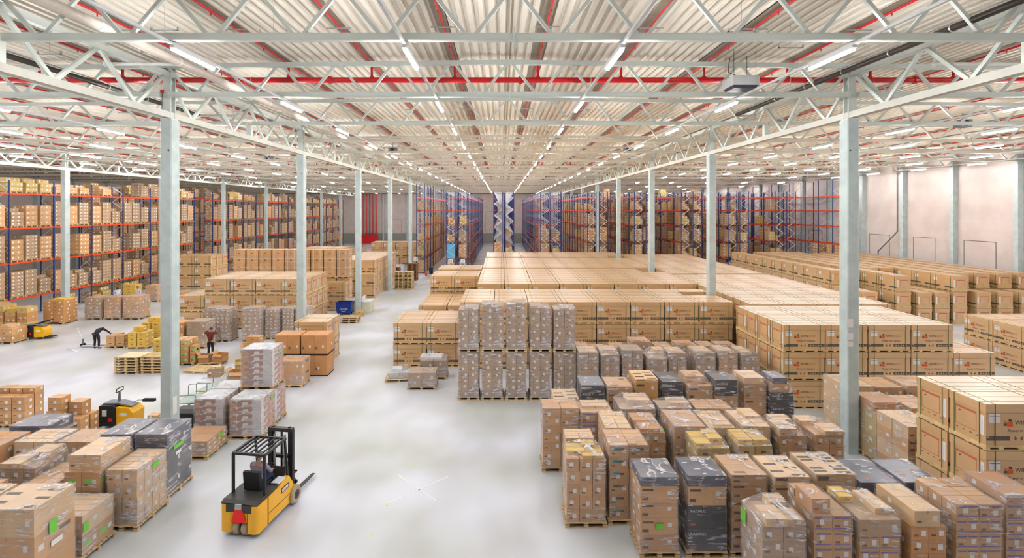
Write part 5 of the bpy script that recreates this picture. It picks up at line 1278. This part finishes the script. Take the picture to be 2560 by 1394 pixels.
# ================================================================ FORKLIFT
FL = thing('forklift', 'yellow and black three-wheel forklift with red rear triangle driving away down the aisle', 'forklift', (-7.12, 13.42, 0), -math.radians(9))
W = .54
def rounded(x0, x1, y0, y1, z0, z1, r, mat, mb=None):
    pts = []
    for cx, cyy, a0 in ((x1-r, y1-r, 0), (x0+r, y1-r, PI/2), (x0+r, y0+r, PI), (x1-r, y0+r, 3*PI/2)):
        for i in range(5): a = a0+PI/2*i/4; pts.append((cx+r*math.cos(a), cyy+r*math.sin(a)))
    mb = mb or MB(); return mb.prism(pts, z0, z1, mat, 'z')
# counterweight with wheel notch
mb = MB(); rounded(-W, -.2, 0, .5, .12, .84, .1, 'forklift_yellow', mb); rounded(.2, W, 0, .5, .12, .84, .1, 'forklift_yellow', mb)
mb.box(-.22, .22, .02, .5, .4, .84, 'forklift_yellow'); obj('counterweight', mb, FL, smooth=35)
mb = MB().prism([(.48, .14), (1.62, .14), (1.66, .3), (1.66, .62), (1.45, .93), (1.2, .93), (.9, .86), (.48, .84)], -W, -W+.14, 'forklift_yellow', 'x')
mb.prism([(.48, .14), (1.62, .14), (1.66, .3), (1.66, .62), (1.45, .93), (1.2, .93), (.9, .86), (.48, .84)], W-.14, W, 'forklift_yellow', 'x'); mb.box(-W+.14, W-.14, .48, 1.5, .14, .6, 'forklift_yellow')
obj('chassis', mb, FL)
mb = MB()
for s in (-1, 1): mb.box(s*W-.008 if s < 0 else W, s*W if s < 0 else W+.008, .5, 1.55, .4, .41, 'black_metal')
obj('side_seam', mb, FL)
mb = MB().prism([(.02, .84), (1.1, .84), (1.1, .9), (.85, .93), (.1, .93), (.0, .88)], -W+.03, W-.03, 'forklift_grey', 'x').box(-.36, .36, -.01, .06, .66, .86, 'forklift_grey'); obj('hood', mb, FL)
mb = MB().box(.54, .55, 1.05, 1.42, .62, .76, 'print_dark').box(.55, .554, 1.09, 1.38, .65, .73, 'print_white'); lg = text_mb('YALE', .1, 'reflector_red', 0, 0)
o = obj('maker_plate', mb, FL); o2 = obj('lettering', lg, o, loc=(.557, 1.235, .69), rz=PI/2)
mb = MB().add([(-.2, -.012, .4), (.2, -.012, .4), (.19, -.012, .5), (.1, -.012, .76), (-.1, -.012, .76), (-.19, -.012, .5), (-.2, -.002, .4), (.2, -.002, .4), (.19, -.002, .5), (.1, -.002, .76), (-.1, -.002, .76), (-.19, -.002, .5)],
              [(0, 1, 2, 3, 4, 5), (11, 10, 9, 8, 7, 6)]+[(i, 6+i, 6+(i+1) % 6, (i+1) % 6) for i in range(6)], 'reflector_red'); obj('warning_triangle', mb, FL)
obj('tow_plate', MB().box(-.09, .09, -.03, .0, .74, .88, 'galvanised'), FL)
for s in (-.12, .12):
    obj('rear_wheel', MB().lathe((s-.085, .2, .2), [(.1, 0), (.17, 0), (.2, .03), (.2, .14), (.17, .17), (.1, .17)], 'tyre_tan', 24, 'x').lathe((s-.09, .2, .2), [(.09, 0), (.09, .18)], 'hub_dark', 14, 'x'), FL, smooth=40)
for s in (-1, 1):
    c = s*(W-.02)-.1
    obj('front_wheel', MB().lathe((c, 1.72, .26), [(.14, 0), (.22, 0), (.26, .04), (.26, .16), (.22, .2), (.14, .2)], 'tyre_tan', 28, 'x').lathe((c-.005, 1.72, .26), [(.13, 0), (.13, .21)], 'hub_dark', 16, 'x').lathe((c-.01, 1.72, .26), [(.05, 0), (.05, .22)], 'black_metal', 10, 'x'), FL, smooth=40)
# overhead guard
gz = 1.98
for s in (-1, 1):
    obj('guard_post', MB().bar((s*.46, .42, .9), (s*.46, .42, gz), .06, .06, 'black_metal'), FL)
    obj('guard_post', MB().bar((s*.46, 1.5, .9), (s*.46, 1.36, gz), .05, .05, 'black_metal'), FL)
mb = MB().bar((-.46, .42, gz), (-.46, 1.4, gz+.02), .06, .06, 'black_metal').bar((.46, .42, gz), (.46, 1.4, gz+.02), .06, .06, 'black_metal').bar((-.46, .42, gz), (.46, .42, gz), .06, .06, 'black_metal').bar((-.46, 1.4, gz+.02), (.46, 1.4, gz+.02), .06, .06, 'black_metal')
obj('guard_frame', mb, FL)
for i in range(5): obj('guard_bar', MB().bar((-.32+.16*i, .42, gz), (-.32+.16*i, 1.4, gz+.02), .025, .045, 'black_metal'), FL)
obj('seat', MB().box(-.25, .25, .62, 1.05, .9, 1.02, 'black_rubber').prism([(.55, .95), (.66, .95), (.6, 1.45), (.5, 1.45)], -.24, .24, 'black_rubber', 'x'), FL)
obj('dashboard', MB().prism([(1.38, .62), (1.6, .62), (1.6, 1.1), (1.5, 1.15)], -.4, .4, 'forklift_grey', 'x'), FL)
pts = [(.17*math.cos(2*PI*i/16), 1.3+.17*math.sin(2*PI*i/16)*.85, 1.16+.09*math.sin(2*PI*i/16)) for i in range(17)]
obj('steering_wheel', MB().tube(pts, .016, 'black_rubber', 8).tube([(0, 1.3, 1.16), (0, 1.5, 1.02)], .02, 'black_metal', 6).bar((-.16, 1.3, 1.16), (.16, 1.3, 1.16), .02, .02, 'black_metal'), FL, smooth=50)
obj('side_tray', MB().box(.3, .52, .95, 1.3, .93, .97, 'white_plastic'), FL)
# mast
mb = MB()
for s in (-1, 1):
    mb.box(s*.33-.06, s*.33+.06, 1.86, 1.98, .1, 2.02, 'black_metal').box(s*.26-.035, s*.26+.035, 1.9, 1.97, .12, 2.1, 'forklift_grey')
obj('mast_rails', mb, FL)
obj('mast_crosshead', MB().box(-.38, .38, 1.84, 1.98, 1.98, 2.08, 'forklift_grey'), FL)
for z in (.4, 1.2): obj('mast_crossbar', MB().box(-.32, .32, 1.86, 1.98, z, z+.09, 'black_metal'), FL)
for s in (-1, 1): obj('lift_cylinder', MB().tube([(s*.16, 1.84, .2), (s*.16, 1.84, 1.9)], .035, 'galvanised', 10), FL, smooth=50)
obj('lift_chain', MB().box(-.03, .03, 1.93, 1.95, .3, 2.0, 'black_metal'), FL)
obj('fork_carriage', MB().box(-.45, .45, 2.0, 2.05, .42, .5, 'black_metal').box(-.45, .45, 2.0, 2.05, .12, .2, 'black_metal').box(-.3, -.24, 2.0, 2.04, .1, .8, 'black_metal').box(.24, .3, 2.0, 2.04, .1, .8, 'black_metal').box(-.45, .45, 2.0, 2.03, .76, .8, 'black_metal'), FL)
for s in (-1, 1):
    obj('fork', MB().prism([(2.05, .5), (2.09, .5), (2.09, .13), (3.2, .1), (3.2, .09), (2.05, .08)], s*.32-.055, s*.32+.055, 'black_metal', 'x'), FL)
# driver: a person of its own, seated
J = dict(pelvis=(0, .8, 1.1), belly=(0, .8, 1.24), chest=(0, .82, 1.44), neck=(0, .85, 1.6), head=(.0, .9, 1.73), face=(.35, 1, -.1),
         shoulder=[(-.19, .84, 1.52), (.19, .84, 1.52)], elbow=[(-.27, .98, 1.28), (.27, 1.0, 1.28)], wrist=[(-.13, 1.18, 1.24), (.14, 1.18, 1.22)], hand=[(.1, 1, -.1), (-.1, 1, -.1)],
         hip=[(-.1, .85, 1.08), (.1, .85, 1.08)], knee=[(-.14, 1.22, 1.08), (.14, 1.22, 1.08)], ankle=[(-.14, 1.3, .72), (.14, 1.3, .72)], toe=[(-.14, 1.42, .66), (.14, 1.42, .66)])
for i in (0, 1): J['head'] = (0, .88, 1.73)
J = {k: ([(a, b, c+0.0) for a, b, c in v] if isinstance(v, list) else v) for k, v in J.items()}
person('person in a grey top and dark trousers driving the yellow forklift', J, 'cloth_grey', 'cloth_navy', 'hair_grey', (-7.12, 13.42, -.02), -math.radians(9))
